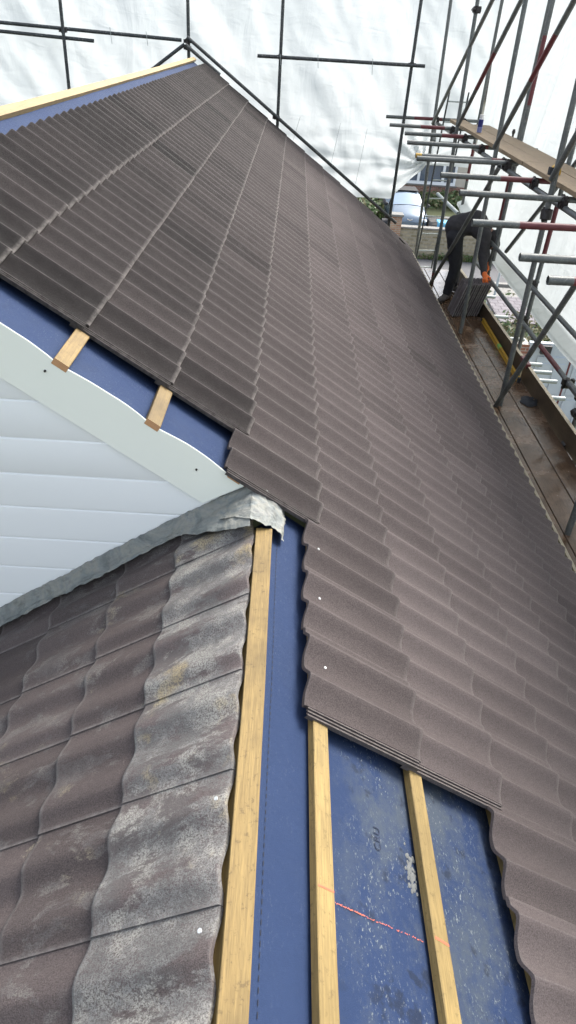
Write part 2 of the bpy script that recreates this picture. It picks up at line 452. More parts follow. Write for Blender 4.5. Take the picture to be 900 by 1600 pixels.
# faint print on the membrane
def text(body, s, y, size, parent):
    cu = D.curves.new('tmp', 'FONT'); cu.body = body; cu.size = size
    to = D.objects.new('tmp', cu); COL.objects.link(to)
    dg = bpy.context.evaluated_depsgraph_get(); me = D.meshes.new_from_object(to.evaluated_get(dg))
    mb = MB()
    for v in me.vertices:
        ss, yy = s - v.co.y, y + v.co.x
        z = -.0755 - .006 * (1 + noise.noise(Vector((ss * 2.2, yy * 1.5, 4)))) - .0016 * (1 + noise.noise(Vector((ss * 26, yy * 3.0, 11)))) - .002 * (1 + noise.noise(Vector((ss * 9, yy * 6, 1)))) + .0022
        mb.vert(MP(ss, yy, z))
    for p in me.polygons: mb.face(tuple(p.vertices))
    D.objects.remove(to); 
    mb.build('printed_text', M_INK2, parent, smooth=0)
M_INK2 = m_plain('faint_ink', (.010, .018, .044), .8, .5, 60)
text('CRU', 1.235, .915, .032, mem_lo)

# battens (25 x 50)
def batten(s0, s1, y0, y1, P=MP, wt=-.05, wb=-.0745, mat=None, bend=0.0, end=True, nseg=14):
    mb = MB(); mats = [mat or M_BAT, M_END]
    r = .002
    prof = [(s0, wb), (s0, wt - r), (s0 + r, wt), (s1 - r, wt), (s1, wt - r), (s1, wb)]
    rings = []
    for i in range(nseg + 1):
        y = y0 + (y1 - y0) * i / nseg; dx = bend * math.sin(i / nseg * 3.1) + .0015 * noise.noise(Vector((s0 * 9, y * 3, 0)))
        rings.append([mb.vert(P(a + dx, y, b)) for a, b in prof])
    for i in range(nseg):
        for k in range(6):
            mb.face((rings[i][k], rings[i + 1][k], rings[i + 1][(k + 1) % 6], rings[i][(k + 1) % 6]))
    mb.face(rings[0][::-1], 1); mb.face(rings[-1], 1)
    return mb.build('batten', mats, house, smooth=40)
batten(-.082, -.028, 2.087, 11.6, mat=M_BATO)
batten(.272, .326, 2.087, 11.6, mat=M_BATO)
batten(.622, .676, 2.087, 11.6)
b2 = batten(.990, 1.041, -1.2, 11.6, nseg=40)
b3 = batten(1.350, 1.400, -1.2, 11.6, nseg=40)
for k in range(5, 9): batten(tails[k] - .035, tails[k] + .016, -1.2, 11.6)
for s in (-.44, -.79): batten(s, s + .05, 2.02, 11.6)
# low ridge batten, on the left slope just under the apex
ridge_b = batten(-.052, .005, -1.2, 1.905, P=lambda a, y, b: (a, y, b), wt=-1.424, wb=-1.474, mat=M_BATO, bend=.004)
ridge_b['label'] = 'weathered batten along the low ridge, beside the stained old tiles'
batten(.012, .07, -1.2, 1.93, P=LP, wt=-.052, wb=-.0755, mat=M_BATO)
for tl in ltails[:-1]: batten(tl - .05, tl, -1.2, 1.93, P=LP, wt=-.055, wb=-.0755, mat=M_BATO)
# chalk line
def strip(pts, wd, P, name, mat, parent, w):
    mb = MB()
    for i in range(len(pts) - 1):
        (s0, y0), (s1, y1) = pts[i], pts[i + 1]
        mb.face([mb.vert(P(a, b, w)) for a, b in ((s0, y0 - wd), (s1, y1 - wd), (s1, y1 + wd), (s0, y0 + wd))])
    mb.build(name, mat, parent, smooth=0)
strip([(.9925, .747), (1.0385, .7455)], .0022, MP, 'chalk_mark', M_CHALK, b2, -.0492)
strip([(1.3525, .7375), (1.398, .731)], .0028, MP, 'chalk_mark', M_CHALK, b3, -.0492)
mbk = MB()
for i in range(90):
    t = i / 90; s = 1.046 + .30 * t; y = .745 - .008 * t + random.gauss(0, .0009)
    if random.random() < .75:
        l = random.uniform(.0015, .004); wd = random.uniform(.0006, .0016)
        z = -.0755 - .0016 * (1 + noise.noise(Vector((s * 26, y * 3.0, 11)))) - .006 * (1 + noise.noise(Vector((s * 2.2, y * 1.5, 4)))) - .002 * (1 + noise.noise(Vector((s * 9, y * 6, 1)))) + .0022
        mbk.face([mbk.vert(MP(a, b, z)) for a, b in ((s, y - wd), (s + l, y - wd), (s + l, y + wd), (s, y + wd))])
mbk.build('chalk_mark', M_CHALK, mem_lo, smooth=0)
# mortar splat on the membrane
mb = MB()
for i in range(60):
    s = 1.337 + random.gauss(0, .007); y = .90 + random.gauss(0, .026); mb.sphere(MP(s, y, -.0835), random.uniform(.002, .0046), 6, sc=(1, 1.8, .22))
mb.build('mortar_splat', m_plain('pale_mortar', (.13, .135, .13), .9, .3, 50), mem_lo)

# high ridge: timber roll batten standing on the apex
mb = MB()
def ridge_bar(s0, s1, w0, w1, y0, y1, n=30):
    rings = []
    for i in range(n + 1):
        y = y0 + (y1 - y0) * i / n; sg = -.018 * math.sin(math.pi * i / n)
        rings.append([mb.vert(MP(a + .0 + sg * .3, y, b + sg)) for a, b in ((s0, w0), (s0, w1), (s1, w1), (s1, w0))])
    for i in range(n):
        for k in range(4): mb.face((rings[i][k], rings[i + 1][k], rings[i + 1][(k + 1) % 4], rings[i][(k + 1) % 4]))
    mb.face(rings[0][::-1]); mb.face(rings[-1])
ridge_bar(-.985, -.935, -.075, -.042, 2.0, 11.64)
mb.build('ridge_board', m_wood('pale_ridge_timber', (.24, .165, .065), (.34, .255, .12), 'y', .7, .3), house, smooth=30)
# far slope beyond the high ridge
HX, _, HZ = MP(-.985, 0, -.075)
mb = MB()
mb.grid(lambda u, v: (HX - .01 - 3.4 * CT * u, 2.0 + 9.62 * v, HZ - .01 - 3.4 * ST * u), 6, 20)
mb.build('roof_membrane', M_MEM, house)

# gable wall above the low roof: shiplap cladding
mb = MB()
yw = 2.106
def roofz(x): # underside line of the main slope at the wall
    s = (x + (H + .085) * ST) / CT
    return -(H + .085) * CT - s * ST
apx = HX; apz = roofz(apx)
def lowz(x): return AZ + (x - AX) * math.tan(TH) - .02
zb = -.54 - .137 * 18; pitch = .150
k = 0
z = -1.078 - .150 * 14
while z < apz:
    z0, z1 = z, min(z + pitch, apz)
    # horizontal extent of this board inside the gable outline
    def clipx(zz):
        xr = (-(zz) - (H + .085) * CT) / ST * CT - (H + .085) * ST
        xl = 2 * apx - xr
        lo = AX + (zz - AZ + .02) / math.tan(TH)
        return xl, xr, lo
    for a, b in ((z0, z1),):
        ys = ((z0, yw - .003), (z0 + .006, yw - .005), (z1 - .012, yw - .001), (z1 - .007, yw + .003), (z1, yw + .003))
        rows = []
        for zz, yy in ys:
            xl, xr, lo = clipx(zz)
            xr = min(xr, lo if zz < AZ else xr)
            rows.append((mb.vert((xl, yy, zz)), mb.vert((max(xr, xl + .001), yy, zz))))
        for i in range(4): mb.face((rows[i][0], rows[i][1], rows[i + 1][1], rows[i + 1][0]))
    z += pitch
mb.build('gable_cladding', M_CLAD, house, smooth=25)
# barge board: cream fascia on the rake
mb = MB()
def BZ(x, d): return x + d * ST, roofz(x) - d * CT + .0   # d measured square to the slope, downwards
def barge(x0, x1, d0, d1, y0, y1, n=24):
    for yy, rev in ((y0, 0), (y1, 1)):
        pass
    def q(x, d, y): 
        return (x - d * ST, y, roofz(x) - d * CT)
    rings = []
    for i in range(n + 1):
        x = x0 + (x1 - x0) * i / n
        bow = .007 * noise.noise(Vector((x * 2.3, 5, 0)))
        rings.append([mb.vert(q(x, a + bow * (1 if a == d0 else .3), y)) for a, y in ((d0, y0), (d0, y1), (d1, y1), (d1, y0))])
    for i in range(n):
        for k in range(4): mb.face((rings[i][k], rings[i][(k + 1) % 4], rings[i + 1][(k + 1) % 4], rings[i + 1][k]))
    return rings
# lower end is cut to follow the low slope
n = 26; x0, x1 = apx, -.088
def barge_pt(s_, w_):
    q = MP(s_, 0, w_); return (q[0], q[2])
def topw(s_):
    d = min(abs(s_ - c) for c in (-.405, -.055, .30, .65)); return -.066 + .016 * min(1, d / .12) ** .8 - .004 * noise.noise(Vector((s_ * 6, 0, 0)))
N = 44
T_ = [barge_pt(-.985 + (.700 + .985) * i / N, topw(-.985 + (.700 + .985) * i / N)) for i in range(N + 1)]
B_ = [barge_pt(-.985 + (.620 + .985) * i / N, -.226) for i in range(N + 1)]
yf, yb = 2.088, 2.0905
rows = []
for i in range(N + 1):
    rows.append([mb.vert((T_[i][0], yb, T_[i][1])), mb.vert((T_[i][0], yf + .002, T_[i][1])), mb.vert((T_[i][0] - .001, yf, T_[i][1] - .002)), mb.vert((B_[i][0], yf, B_[i][1])), mb.vert((B_[i][0], yb + .006, B_[i][1] - .001))])
for i in range(N):
    for k in range(4): mb.face((rows[i][k], rows[i][k + 1], rows[i + 1][k + 1], rows[i + 1][k]))
mb.face(rows[-1])
bar = mb.build('bargeboard', M_BARGE, house, smooth=20)
for (px, q) in ((-.772, -.963), (-.280, -1.312)):
    m2 = MB(); m2.tube((px, yf + .001, q), (px, yf - .0025, q), .0042, 10); m2.build('screw_cap', M_CPL, bar)
mb = MB()   # left rake of the same gable
mb.box(0, 3.2, 0, .03, -.165, 0, fn=lambda a, b, c: (apx - a * CT, yf + b, apz - a * ST + c))
mb.build('bargeboard', M_BARGE, house)
# lead flashing dressed down over the low tiles
mb = MB()
def flash(u, v):
    s = .02 + 1.9 * u
    n1 = noise.noise(Vector((s * 5, v * 2, 3))); n2 = noise.noise(Vector((s * 17, v * 5, 7))); n3 = noise.noise(Vector((s * 40, v * 12, 1)))
    ylow = float(np.interp(s, (.0, .16, .35, .5, 2), (1.865, 1.945, 2.035, 2.04, 2.04))) + .010 * noise.noise(Vector((s * 3.4, 0, 9)))
    wtop = float(np.interp(s, (.0, .15, .3, .8, 2), (.030, .042, .052, .057, .060))) + .006 * n1
    if v < .4:                 # upstand against the wall
        t = v / .4; y = 2.100 - .030 * t + .005 * n2 * t; w = wtop + (.016 - wtop) * t
    else:
        t = (v - .4) / .6; y = 2.070 + (ylow - 2.070) * t; w = .016 - .008 * t
    n4 = abs(noise.noise(Vector((s * 26, v * 9, 21)))); return LP(s, y + .004 * n3 - .006 * n4, w + .007 * n2 * (1 if v > .05 else .5) + .003 * n3 + .007 * n4)
mb.grid(flash, 150, 22)
mb.build('lead_flashing', M_LEAD, house, smooth=70)
# the saddle of lead over the low ridge
mb = MB()
SX = [LP(.16, 0, .012), LP(.08, 0, .013), LP(.02, 0, .012), (AX - .018, 0, AZ + .044), (AX + .010, 0, AZ + .024), MP(.858, 0, -.052), MP(.884, 0, -.070)]
def saddle(u, v):
    k = u * (len(SX) - 1); q = np.array([np.interp(k, range(len(SX)), [p_[c] for p_ in SX]) for c in range(3)])
    y = 2.098 - (.10 + .095 * min(1, u / .35) + .012 * noise.noise(Vector((u * 5, 1, 2)))) * v
    m_ = noise.noise(Vector((u * 7, y * 22, 7))) * .006 + abs(noise.noise(Vector((u * 9, y * 40, 17)))) * .007 + noise.noise(Vector((u * 20, y * 50, 3))) * .0022
    lift = .020 * max(0, 1 - v / .2) * (1 - u)
    return (q[0] + m_, y, q[2] + m_ + lift + (.004 if v > .96 else .0))
mb.grid(saddle, 60, 34)
mb.build('lead_saddle', M_LEAD, house, smooth=70)

# eaves fascia and house walls
M_BRK = m_brick('red_brick', (.23, .085, .055), (.30, .13, .08), (.35, .32, .28))
mb = MB(); mb.box(2.052, 2.074, -1.2, 11.64, -3.05, -2.845); mb.build('fascia', M_TOETOP, house)
mb = MB(); mb.box(1.72, 1.95, -1.2, 11.6, -GZ, -2.9); mb.box(-4.6, 1.72, 11.35, 11.6, -GZ, -2.9)
mb.v += []; mb.build('brick_wall', m_brick('red_brick_side', (.23, .085, .055), (.30, .13, .08), (.35, .32, .28), rot=(math.pi / 2, 0, math.pi / 2)), house)
mb = MB()   # far gable triangle
i = [mb.vert(p) for p in ((1.9, 11.6, -2.86), (HX, 11.6, HZ - .05), (-4.6, 11.6, -2.86), (1.9, 11.4, -2.86), (HX, 11.4, HZ - .05), (-4.6, 11.4, -2.86))]
for q in ((0, 1, 2), (3, 5, 4), (0, 3, 4, 1), (1, 4, 5, 2), (2, 5, 3, 0)): mb.face([i[k] for k in q])
mb.build('far_gable', M_BRK, house, smooth=0)
mb = MB(); mb.box(-2.3, 1.7, -1.2, 2.0, -GZ, -3.1); mb.build('low_wall', M_BRK, house)
# a lifted dark verge tile end at the far eaves corner
mb = MB(); mb.tube(MP(2.95, 11.35, .01), MP(3.33, 11.62, -.03), .013, 6); mb.build('verge_clip', M_CPL, house)

# ------------------------------------------------------------------ front scaffold
XI, XO, ZP = 2.19, 2.72, -2.92
sc = thing('scaffold', 'grey tube scaffold with red painted bands and braces along the right eaves', 'scaffold', (XI, 6.2, -GZ))
R = .0242
def part_tube(name, p, q, parent, bands=None, mats=None, r=R):
    mb = MB(); mb.tube(p, q, r, 14, bands); return mb.build(name, mats or [M_TUBE, M_RED, M_YEL, M_TUBED], parent, smooth=40)
def coupler(p, d1, d2, parent, s=1.0):
    mb = MB(); p = Vector(p)
    d1 = Vector(d1).normalized(); d2 = Vector(d2).normalized()
    mb.tube(p - d1 * .03 * s, p + d1 * .03 * s, .034 * s, 10); mb.tube(p - d2 * .03 * s + d1.cross(d2) * .03, p + d2 * .03 * s + d1.cross(d2) * .03, .034 * s, 10)
    c = d1.cross(d2)
    for sg in (-1, 1):
        b = p + d2 * .036 * sg * s
        mb.tube(b - d1 * .0 - c * .03, b + c * .06, .008, 6); mb.tube(b + c * .045, b + c * .062, .015, 6)
        mb.box(-.012, .012, -.022, .022, -.03, .03, fn=lambda x, y, z: tuple(p + d2 * (x + .042 * sg) + d1 * y + c * z))
    mb.build('coupler', M_CPL, parent, smooth=40)
def line(p, q, t): return Vector(p).lerp(Vector(q), t)
inner = [((2.25, 12.30, -2.92), (2.17, 12.30, .49)), ((2.17, 10.15, -2.92), (2.11, 10.15, .30)), ((2.20, 8.15, -2.92), (2.15, 8.15, .27)), ((2.21, 6.17, -2.92), (2.17, 6.17, -.93)), ((2.20, 4.05, -2.92), (2.17, 4.05, -.95))]
bands = [[], [(.42, .52, 1)], [], [], [(.40, .43, 1)]]
for (p, q), bd in zip(inner, bands):
    p = Vector(p); q = Vector(q); d = (q - p) / (q.z - p.z)
    part_tube('standard', p + d * (-GZ + .02 - p.z), p + d * (1.6 - p.z), sc, bd)
for y in (12.3, 10.15, 8.15): coupler((2.13, y, .62 if y != 10.15 else .33), (0, 0, 1), (0, 1, 0), sc, 1.15)
coupler((2.18, 6.17, -1.14), (0, 0, 1), (0, 0.3, 1), sc, 1.3)
outer = [(12.35, 2.90), (9.37, XO), (7.5, XO), (5.6, XO), (3.6, XO)]
for y, x in outer: part_tube('standard', (x, y, -GZ + .02), (x + .02, y, 1.6), sc, [(.62, .68, 1)])
part_tube('standard', (XO - .01, 9.19, -2.3), (XO - .01, 9.16, 1.6), sc, [(.45, .62, 1)])
# ledgers
def yrun(name, x, z, y0, y1, bd=None): return part_tube(name, (x, y0, z), (x, y1, z), sc, bd)
yrun('ledger', XI + .06, -1.055, 1.5, 12.4)
yrun('ledger', XO - .06, -1.055, 1.5, 12.4)
yrun('ledger', XI + .05, -3.16, 0.5, 11.2)
yrun('ledger', XO - .05, -3.16, 0.5, 11.2)
yrun('guard_rail', XO - .055, -2.105, 1.0, 9.45)
mb = MB(); mb.tube((XO - .05, .5, -2.50), (XO - .05, 5.9, -2.50), .030, 14); mb.tube((XO - .05, 5.86, -2.50), (XO - .05, 9.9, -2.50), R, 14, [(.06, .22, 1)])
mb.build('guard_rail', [M_TUBE, M_RED], sc, smooth=40)
for y, x in outer[1:4]:
    coupler((x - .03, y, -2.105), (0, 1, 0), (0, 0, 1), sc); coupler((x - .03, y, -2.50), (0, 1, 0), (0, 0, 1), sc)
coupler((XO - .05, 5.86, -2.5), (0, 1, 0), (1, 0, 0), sc); coupler((XO - .05, 4.35, -2.5), (0, 1, 0), (0, 0, 1), sc)
# transoms under the upper boards, their free ends over the roof
tr = [(12.25, 1.44, 2.9, [(.3, .6, 1)]), (10.94, 1.35, 2.9, [(.28, .5, 1)]), (10.05, 1.45, 2.9, [(.33, .55, 1)]), (9.06, 1.35, 2.9, [(.55, .62, 1)]),
      (8.02, 1.30, 2.9, [(0, .04, 2), (.5, .6, 1)]), (7.85, 1.29, 2.35, []), (6.87, 1.37, 2.9, [(.36, .66, 1)]), (6.03, 1.38, 2.9, []),
      (5.0, 1.27, 2.9, [(.2, .49, 1)]), (4.11, 1.36, 2.9, []), (3.69, 1.40, 2.9, [(.09, .4, 1)])]
for y, x0, x1, bd in tr:
    dz = random.uniform(-.012, .006)
    part_tube('transom', (x0, y, -1.0 + dz), (x1, y + random.uniform(-.02, .03), -.99), sc, bd)
    coupler((XI + .05, y, -1.03), (1, 0, 0), (0, 1, 0), sc, 1.05)
    coupler((XO - .05, y, -1.03), (1, 0, 0), (0, 1, 0), sc, 1.05)
for y in (9.7, 7.0, 5.3):   # coupler bolts standing above the boards
    mb = MB(); mb.tube((XO + .03, y, -.98), (XO + .03, y, -.84), .012, 6); mb.tube((XO + .03, y, -.88), (XO + .03, y, -.86), .022, 6); mb.build('bolt', M_CPL, sc)
# platform transoms sticking out past the outer ledger
for i, y in enumerate((10.8, 10.35, 9.45, 8.6, 7.78, 7.55, 7.3, 6.85, 5.9, 4.7)):
    part_tube('transom', (2.0, y, -3.11), (3.16 + random.uniform(-.03, .06), y, -3.12), sc, mats=[M_TUBEW, M_RED, M_YEL])
# braces
br = [((2.17, 6.12, -2.93), (2.16, 3.10, 1.4)), ((2.16, 10.19, -2.95), (2.16, 6.9, -.15 - .2)),
      ((2.14, 12.03, -1.04), (2.10, 8.9, .65)), ((2.14, 10.15, -.88), (2.14, 7.9, .62)), ((2.14, 8.13, -.88), (2.14, 6.2, .72)), ((2.14, 6.16, -.87), (2.14, 4.6, 1.0))]
br[0] = ((2.16, 6.15, -2.93), (2.16, 4.55, -.56))
br[1] = ((2.15, 10.19, -2.95), (2.15, 7.82, -1.02))
for i, (p, q) in enumerate(br): part_tube('brace', p, q, sc, [[], [], [], [(.3, .55, 1)], [(.4, .62, 1)], []][i])
part_tube('brace', (XO + .03, 7.0, -.6), (XO + .03, 8.87, -2.10), sc)
part_tube('brace', (2.15, 11.7, -1.25), (2.2, 12.3, -.9), sc)
# a lower-lift standard pair seen through the near corner
part_tube('standard', (2.70, 5.3, -3.4), (2.70, 5.3, -2.4), sc, mats=[M_TUBED])
for z in (-2.62, -2.95): coupler((2.68, 5.45, z), (0, 0, 1), (0, 1, 0), sc, 1.3)
# ladder at the far end
lad = thing('ladder', 'thin metal ladder standing at the far end of the scaffold behind the worker', 'ladder', (2.3, 11.95, -GZ))
pa, pb = Vector((2.205, 11.9, -2.98)), Vector((2.245, 11.9, -1.9))
d = (pb - pa) / (pb.z - pa.z); w = Vector((.30, .05, 0))
for o_ in (Vector((0, 0, 0)), w):
    mb = MB(); mb.tube(pa + o_ + d * (-GZ + .02 - pa.z), pa + o_ + d * (-.6 - pa.z), .013, 8); mb.build('stile', M_TUBED, lad, smooth=40)
z = -3.7
while z < -.7:
    mb = MB(); mb.tube(pa + d * (z - pa.z), pa + w + d * (z - pa.z), .011, 8); mb.build('rung', M_TUBEW, lad, smooth=40); z += .27

# boards
def board(name, x0, x1, y0, y1, z, label, cat, group, mat, th=.038, hoop=True, seed=0):
    mb = MB(); n = 24
    rings = []
    for i in range(n + 1):
        y = y0 + (y1 - y0) * i / n; dz = .004 * noise.noise(Vector((seed, y * .6, 0))); dx = .003 * noise.noise(Vector((seed, y * .5, 7)))
        e = .003
        rings.append([mb.vert((a + dx, y, b + z + dz)) for a, b in ((x0, -th), (x0, -e), (x0 + e, 0), (x1 - e, 0), (x1, -e), (x1, -th))])
    for i in range(n):
        for k in range(6): mb.face((rings[i][k], rings[i + 1][k], rings[i + 1][(k + 1) % 6], rings[i][(k + 1) % 6]))
    mb.face(rings[0][::-1]); mb.face(rings[-1])
    o = mb.build(name, mat, None, origin=((x0 + x1) / 2, (y0 + y1) / 2, z - th), smooth=40)
    return tag(o, label, cat, group)
G1 = 'bare boards on the upper lift'; G2 = 'wet boards of the walkway'
board('scaffold_board', 2.232, 2.452, 7.36, 11.2, -.90, 'bare upper board nearest the roof, far end, with the drink can on it', 'scaffold board', G1, M_BOARDN, seed=1)
board('scaffold_board', 2.236, 2.456, 3.45, 7.35, -.90, 'bare upper board nearest the roof, near end, carrying the tape measure', 'scaffold board', G1, M_BOARDN, seed=2)
board('scaffold_board', 2.462, 2.682, 6.9, 10.7, -.902, 'bare upper board on the sheeting side, far end, behind the drink can', 'scaffold board', G1, M_BOARDN, seed=3)
board('scaffold_board', 2.464, 2.684, 3.0, 6.89, -.898, 'bare upper board on the sheeting side, near end at the frame edge', 'scaffold board', G1, M_BOARDN, seed=4)
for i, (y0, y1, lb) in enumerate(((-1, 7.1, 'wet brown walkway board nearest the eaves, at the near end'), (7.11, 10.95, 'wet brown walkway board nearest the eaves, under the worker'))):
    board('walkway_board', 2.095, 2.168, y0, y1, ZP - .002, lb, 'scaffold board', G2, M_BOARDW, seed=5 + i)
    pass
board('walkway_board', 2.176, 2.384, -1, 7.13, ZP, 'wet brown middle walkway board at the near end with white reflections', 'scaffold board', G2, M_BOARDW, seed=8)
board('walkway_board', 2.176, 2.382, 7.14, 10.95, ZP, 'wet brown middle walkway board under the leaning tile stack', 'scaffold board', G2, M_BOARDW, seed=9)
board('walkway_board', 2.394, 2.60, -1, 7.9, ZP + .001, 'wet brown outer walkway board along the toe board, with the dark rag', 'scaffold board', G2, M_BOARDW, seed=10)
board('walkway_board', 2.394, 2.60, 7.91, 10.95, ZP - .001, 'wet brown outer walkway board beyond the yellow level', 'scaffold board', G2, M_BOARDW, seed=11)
def toe(y0, y1, label, seed):
    mb = MB(); n = 20; z0, z1 = ZP - .03, ZP + .172
    def X(y): return 2.606 + .009 * (8 - y) + .01 * noise.noise(Vector((y * .4, seed, 0)))
    rings = []
    for i in range(n + 1):
        y = y0 + (y1 - y0) * i / n; x = X(y)
        rings.append([mb.vert(p) for p in ((x, y, z0), (x, y, z1), (x + .036, y, z1), (x + .036, y, z0))])
    for i in range(n):
        for k in range(4): mb.face((rings[i][k], rings[i + 1][k], rings[i + 1][(k + 1) % 4], rings[i][(k + 1) % 4]), 1 if k == 1 else 0)
    mb.face(rings[0][::-1], 1); mb.face(rings[-1], 1)
    o = mb.build('toe_board', [M_TOE, M_TOETOP], None, origin=(2.62, (y0 + y1) / 2, z0), smooth=30); tag(o, label, 'toe board', 'toe boards along the walkway')
toe(6.95, 9.6, 'brown toe board on edge beside the yellow level, behind the tile stack', 1)
toe(2.0, 6.9, 'brown toe board on edge at the near end of the walkway, red at its tip', 2)
toe(9.65, 10.9, 'pale toe board on edge beyond the worker\'s feet', 3)
# red end on the near toe board is a painted band, a part of the scaffold clip
mb = MB(); mb.box(2.60, 2.645, 6.78, 7.02, ZP + .15, ZP + .197); mb.build('board_clip', M_RED, sc)

# ------------------------------------------------------------------ gable scaffold
gs = thing('scaffold', 'dark tube frame standing across the far gable in front of the white sheeting', 'scaffold', (-.9, 12.0, -GZ))
DK = [M_TUBED, M_RED]
for x in (-3.41, -1.605, -.26): part_tube('standard', (x - (.03 if x < -3 else 0), 12, -GZ + .02), (x + .02, 12, 1.6), gs, mats=DK)
part_tube('standard', (1.63, 12, -GZ + .02), (1.71, 12, 1.6), gs, mats=DK)
part_tube('rail', (-7, 12.06, -.10), (-1.7, 12.06, -.215), gs, mats=DK)
part_tube('rail', (-7, 12.05, -.19), (-2.98, 12.05, -.30), gs, mats=DK)
part_tube('rail', (-.58, 11.95, -.335), (1.88, 11.95, -.315), gs, mats=DK)
part_tube('rake_tube', (-1.60, 11.93, -.17), (1.78, 11.93, -2.49), gs, mats=DK)
part_tube('rake_tube', (-1.62, 11.88, -.26), (-1.12, 11.88, -.60), gs, mats=DK)
part_tube('rake_tube', (-1.64, 11.93, -.26), (-2.6, 11.93, -.92), gs, mats=DK)
for p in ((-1.6, 11.97, -.22), (-1.6, 11.95, -.30), (-.27, 11.95, -1.10), (1.64, 11.95, -2.40), (-3.41, 12.03, -.2), (1.69, 11.97, -.31), (-.25, 11.97, -.33)): coupler(p, (0, 0, 1), (1, 0, 0), gs, .95)

# ------------------------------------------------------------------ sheeting
def zbot_far(x):
    if x < 1.72: return -2.24 + .04 * noise.noise(Vector((x * 1.5, 0, 0)))
    if x < 2.22: return -2.24 + (x - 1.72) / .5 * .52
    return -1.70
mb = MB()
def farsheet(u, v):
    x = -9 + 11.96 * u; z0 = zbot_far(x); z = z0 + (1.0 - z0) * v
    y = 12.62 + .07 * noise.noise(Vector((x * .9, 0, z * .5))) + .05 * noise.noise(Vector((x * 2.3 + z, 3, z * 1.3)))
    d = max(0, 1 - (z + 2.4) / 1.3)
    y += d * .10 * noise.noise(Vector((x * 1.1, 8, z * 6.0))) + .012 * noise.noise(Vector((x * 7 + 3 * z, 8, z * 4)))
    # pull of the gathered lower corner
    r = math.hypot(x - 2.2, z + 1.7); y += .05 * math.exp(-r * 1.1) * math.sin(6 * math.atan2(z + 1.7, x - 2.2) * 2.2)
    return (x, y, z)
mb.grid(farsheet, 300, 110)
o = mb.build('sheeting', M_SHEET, None, origin=(-2, 12.6, -2.2), smooth=80)
tag(o, 'creased white plastic sheeting hung across the far end behind the gable', 'plastic sheeting', 'white sheeting round the scaffold')
mb = MB()
def sidesheet(u, v):
    y = 12.56 - 13.5 * u; z0 = -2.52 if y < 9.6 else -2.52 + .25 * min(1, (y - 9.6) / 2.9)
    z = z0 + (.60 - z0) * v
    x = 2.985 + .045 * noise.noise(Vector((y * .8, 1, z * .6))) + .012 * noise.noise(Vector((y * 3, 1, z * 2)))
    if v < .02: x -= .10
    x += .16 * min(1, max(0, (10.5 - y) / 6)) * 0
    return (x, y, z)
mb.grid(sidesheet, 160, 60)
o = mb.build('sheeting', M_SHEET, None, origin=(2.98, 6, -2.5), smooth=80)
tag(o, 'smooth bluish white plastic sheeting hung along the right side outside the boards', 'plastic sheeting', 'white sheeting round the scaffold')
# ties hanging from the rails
mb = MB()
for (x, y, z, l) in ((-2.72, 12.0, -.16, .16), (-2.2, 12.0, -.18, .13), (-.25, 11.9, -.33, .1), (.3, 11.9, -.31, .12), (1.1, 11.9, -.31, .16)):
    mb.tube((x, y, z + .04), (x + .015, y, z - l), .004, 5)
mb.build('sheet_tie', M_TUBEW, gs)
for (x, z0, z1) in ((.62, -1.15, -1.75), (1.05, -1.2, -1.95), (-.02, -1.1, -1.5)):
    mb = MB(); mb.tube((x + .12, 12.3, z0), (x, 11.98, z1), .0025, 5); mb.build('sheet_tie', M_TUBEW, gs)

# ------------------------------------------------------------------ small things on the boards
can = thing('drink_can', 'slim dark blue and silver drink can standing on the upper boards', 'drink can', (2.30, 9.62, -.899))
mb = MB(); mb.tube((2.30, 9.62, -.893), (2.30, 9.62, -.752), .030, 16, [(.0, .42, 1)]); mb.build('can_body', [m_plain('can_blue', (.03, .035, .16), .3, .2, 30, .5), m_plain('can_silver', (.20, .22, .42), .3, .2, 30, .6)], can, smooth=40)
mb = MB(); mb.tube((2.30, 9.62, -.752), (2.30, 9.62, -.742), .030, 16, r2=.024); mb.build('can_top', m_plain('can_alu', (.7, .7, .7), .3, .1, 20, .8), can, smooth=40)
tm = thing('tape_measure', 'yellow and black tape measure lying on the upper boards beside a pole', 'tape measure', (2.315, 6.62, -.899))
def disc(mb, c, r, th, m=0, n=18):
    mb.tube((c[0], c[1] - th / 2, c[2]), (c[0], c[1] + th / 2, c[2]), r, n, m=m, cap=False)
    k = len(mb.v); mb.face(range(k - n, k), m); mb.face(list(range(k - 2 * n, k - n))[::-1], m)
mb = MB(); disc(mb, (2.315, 6.62, -.86), .042, .045); mb.box(2.27, 2.36, 6.60, 6.64, -.898, -.86); mb.build('case', M_YEL, tm, smooth=40)
mb = MB(); disc(mb, (2.315, 6.595, -.86), .026, .012); mb.box(2.258, 2.292, 6.595, 6.645, -.898, -.84); mb.build('grip', M_DARK, tm, smooth=40)
lv = thing('spirit_level', 'long yellow spirit level lying on the walkway against the toe board', 'spirit level', (2.545, 7.6, ZP + .002))
mb = MB(); pa, pb = (2.535, 6.74, 0), (2.560, 8.63, 0)
def lvf(a, b, c): return (2.535 + (b - 6.74) * .0132 + a, b, ZP + .002 + c)
mb.box(0, .028, 6.74, 8.63, 0, .007, fn=lvf); mb.box(.007, .021, 6.74, 8.63, .007, .043, fn=lvf); mb.box(0, .028, 6.74, 8.63, .043, .05, fn=lvf); mb.build('level_body', M_YEL, lv)
mb = MB()
for y in (6.738, 8.60): mb.box(-.001, .029, y, y + .03, -.001, .051, fn=lvf)
mb.build('end_cap', M_DARK, lv)
mb = MB(); mb.box(-.001, .029, 7.62, 7.72, .018, .0515, fn=lvf); mb.build('vial', m_plain('vial_green', (.25, .5, .12), .15, .1), lv)
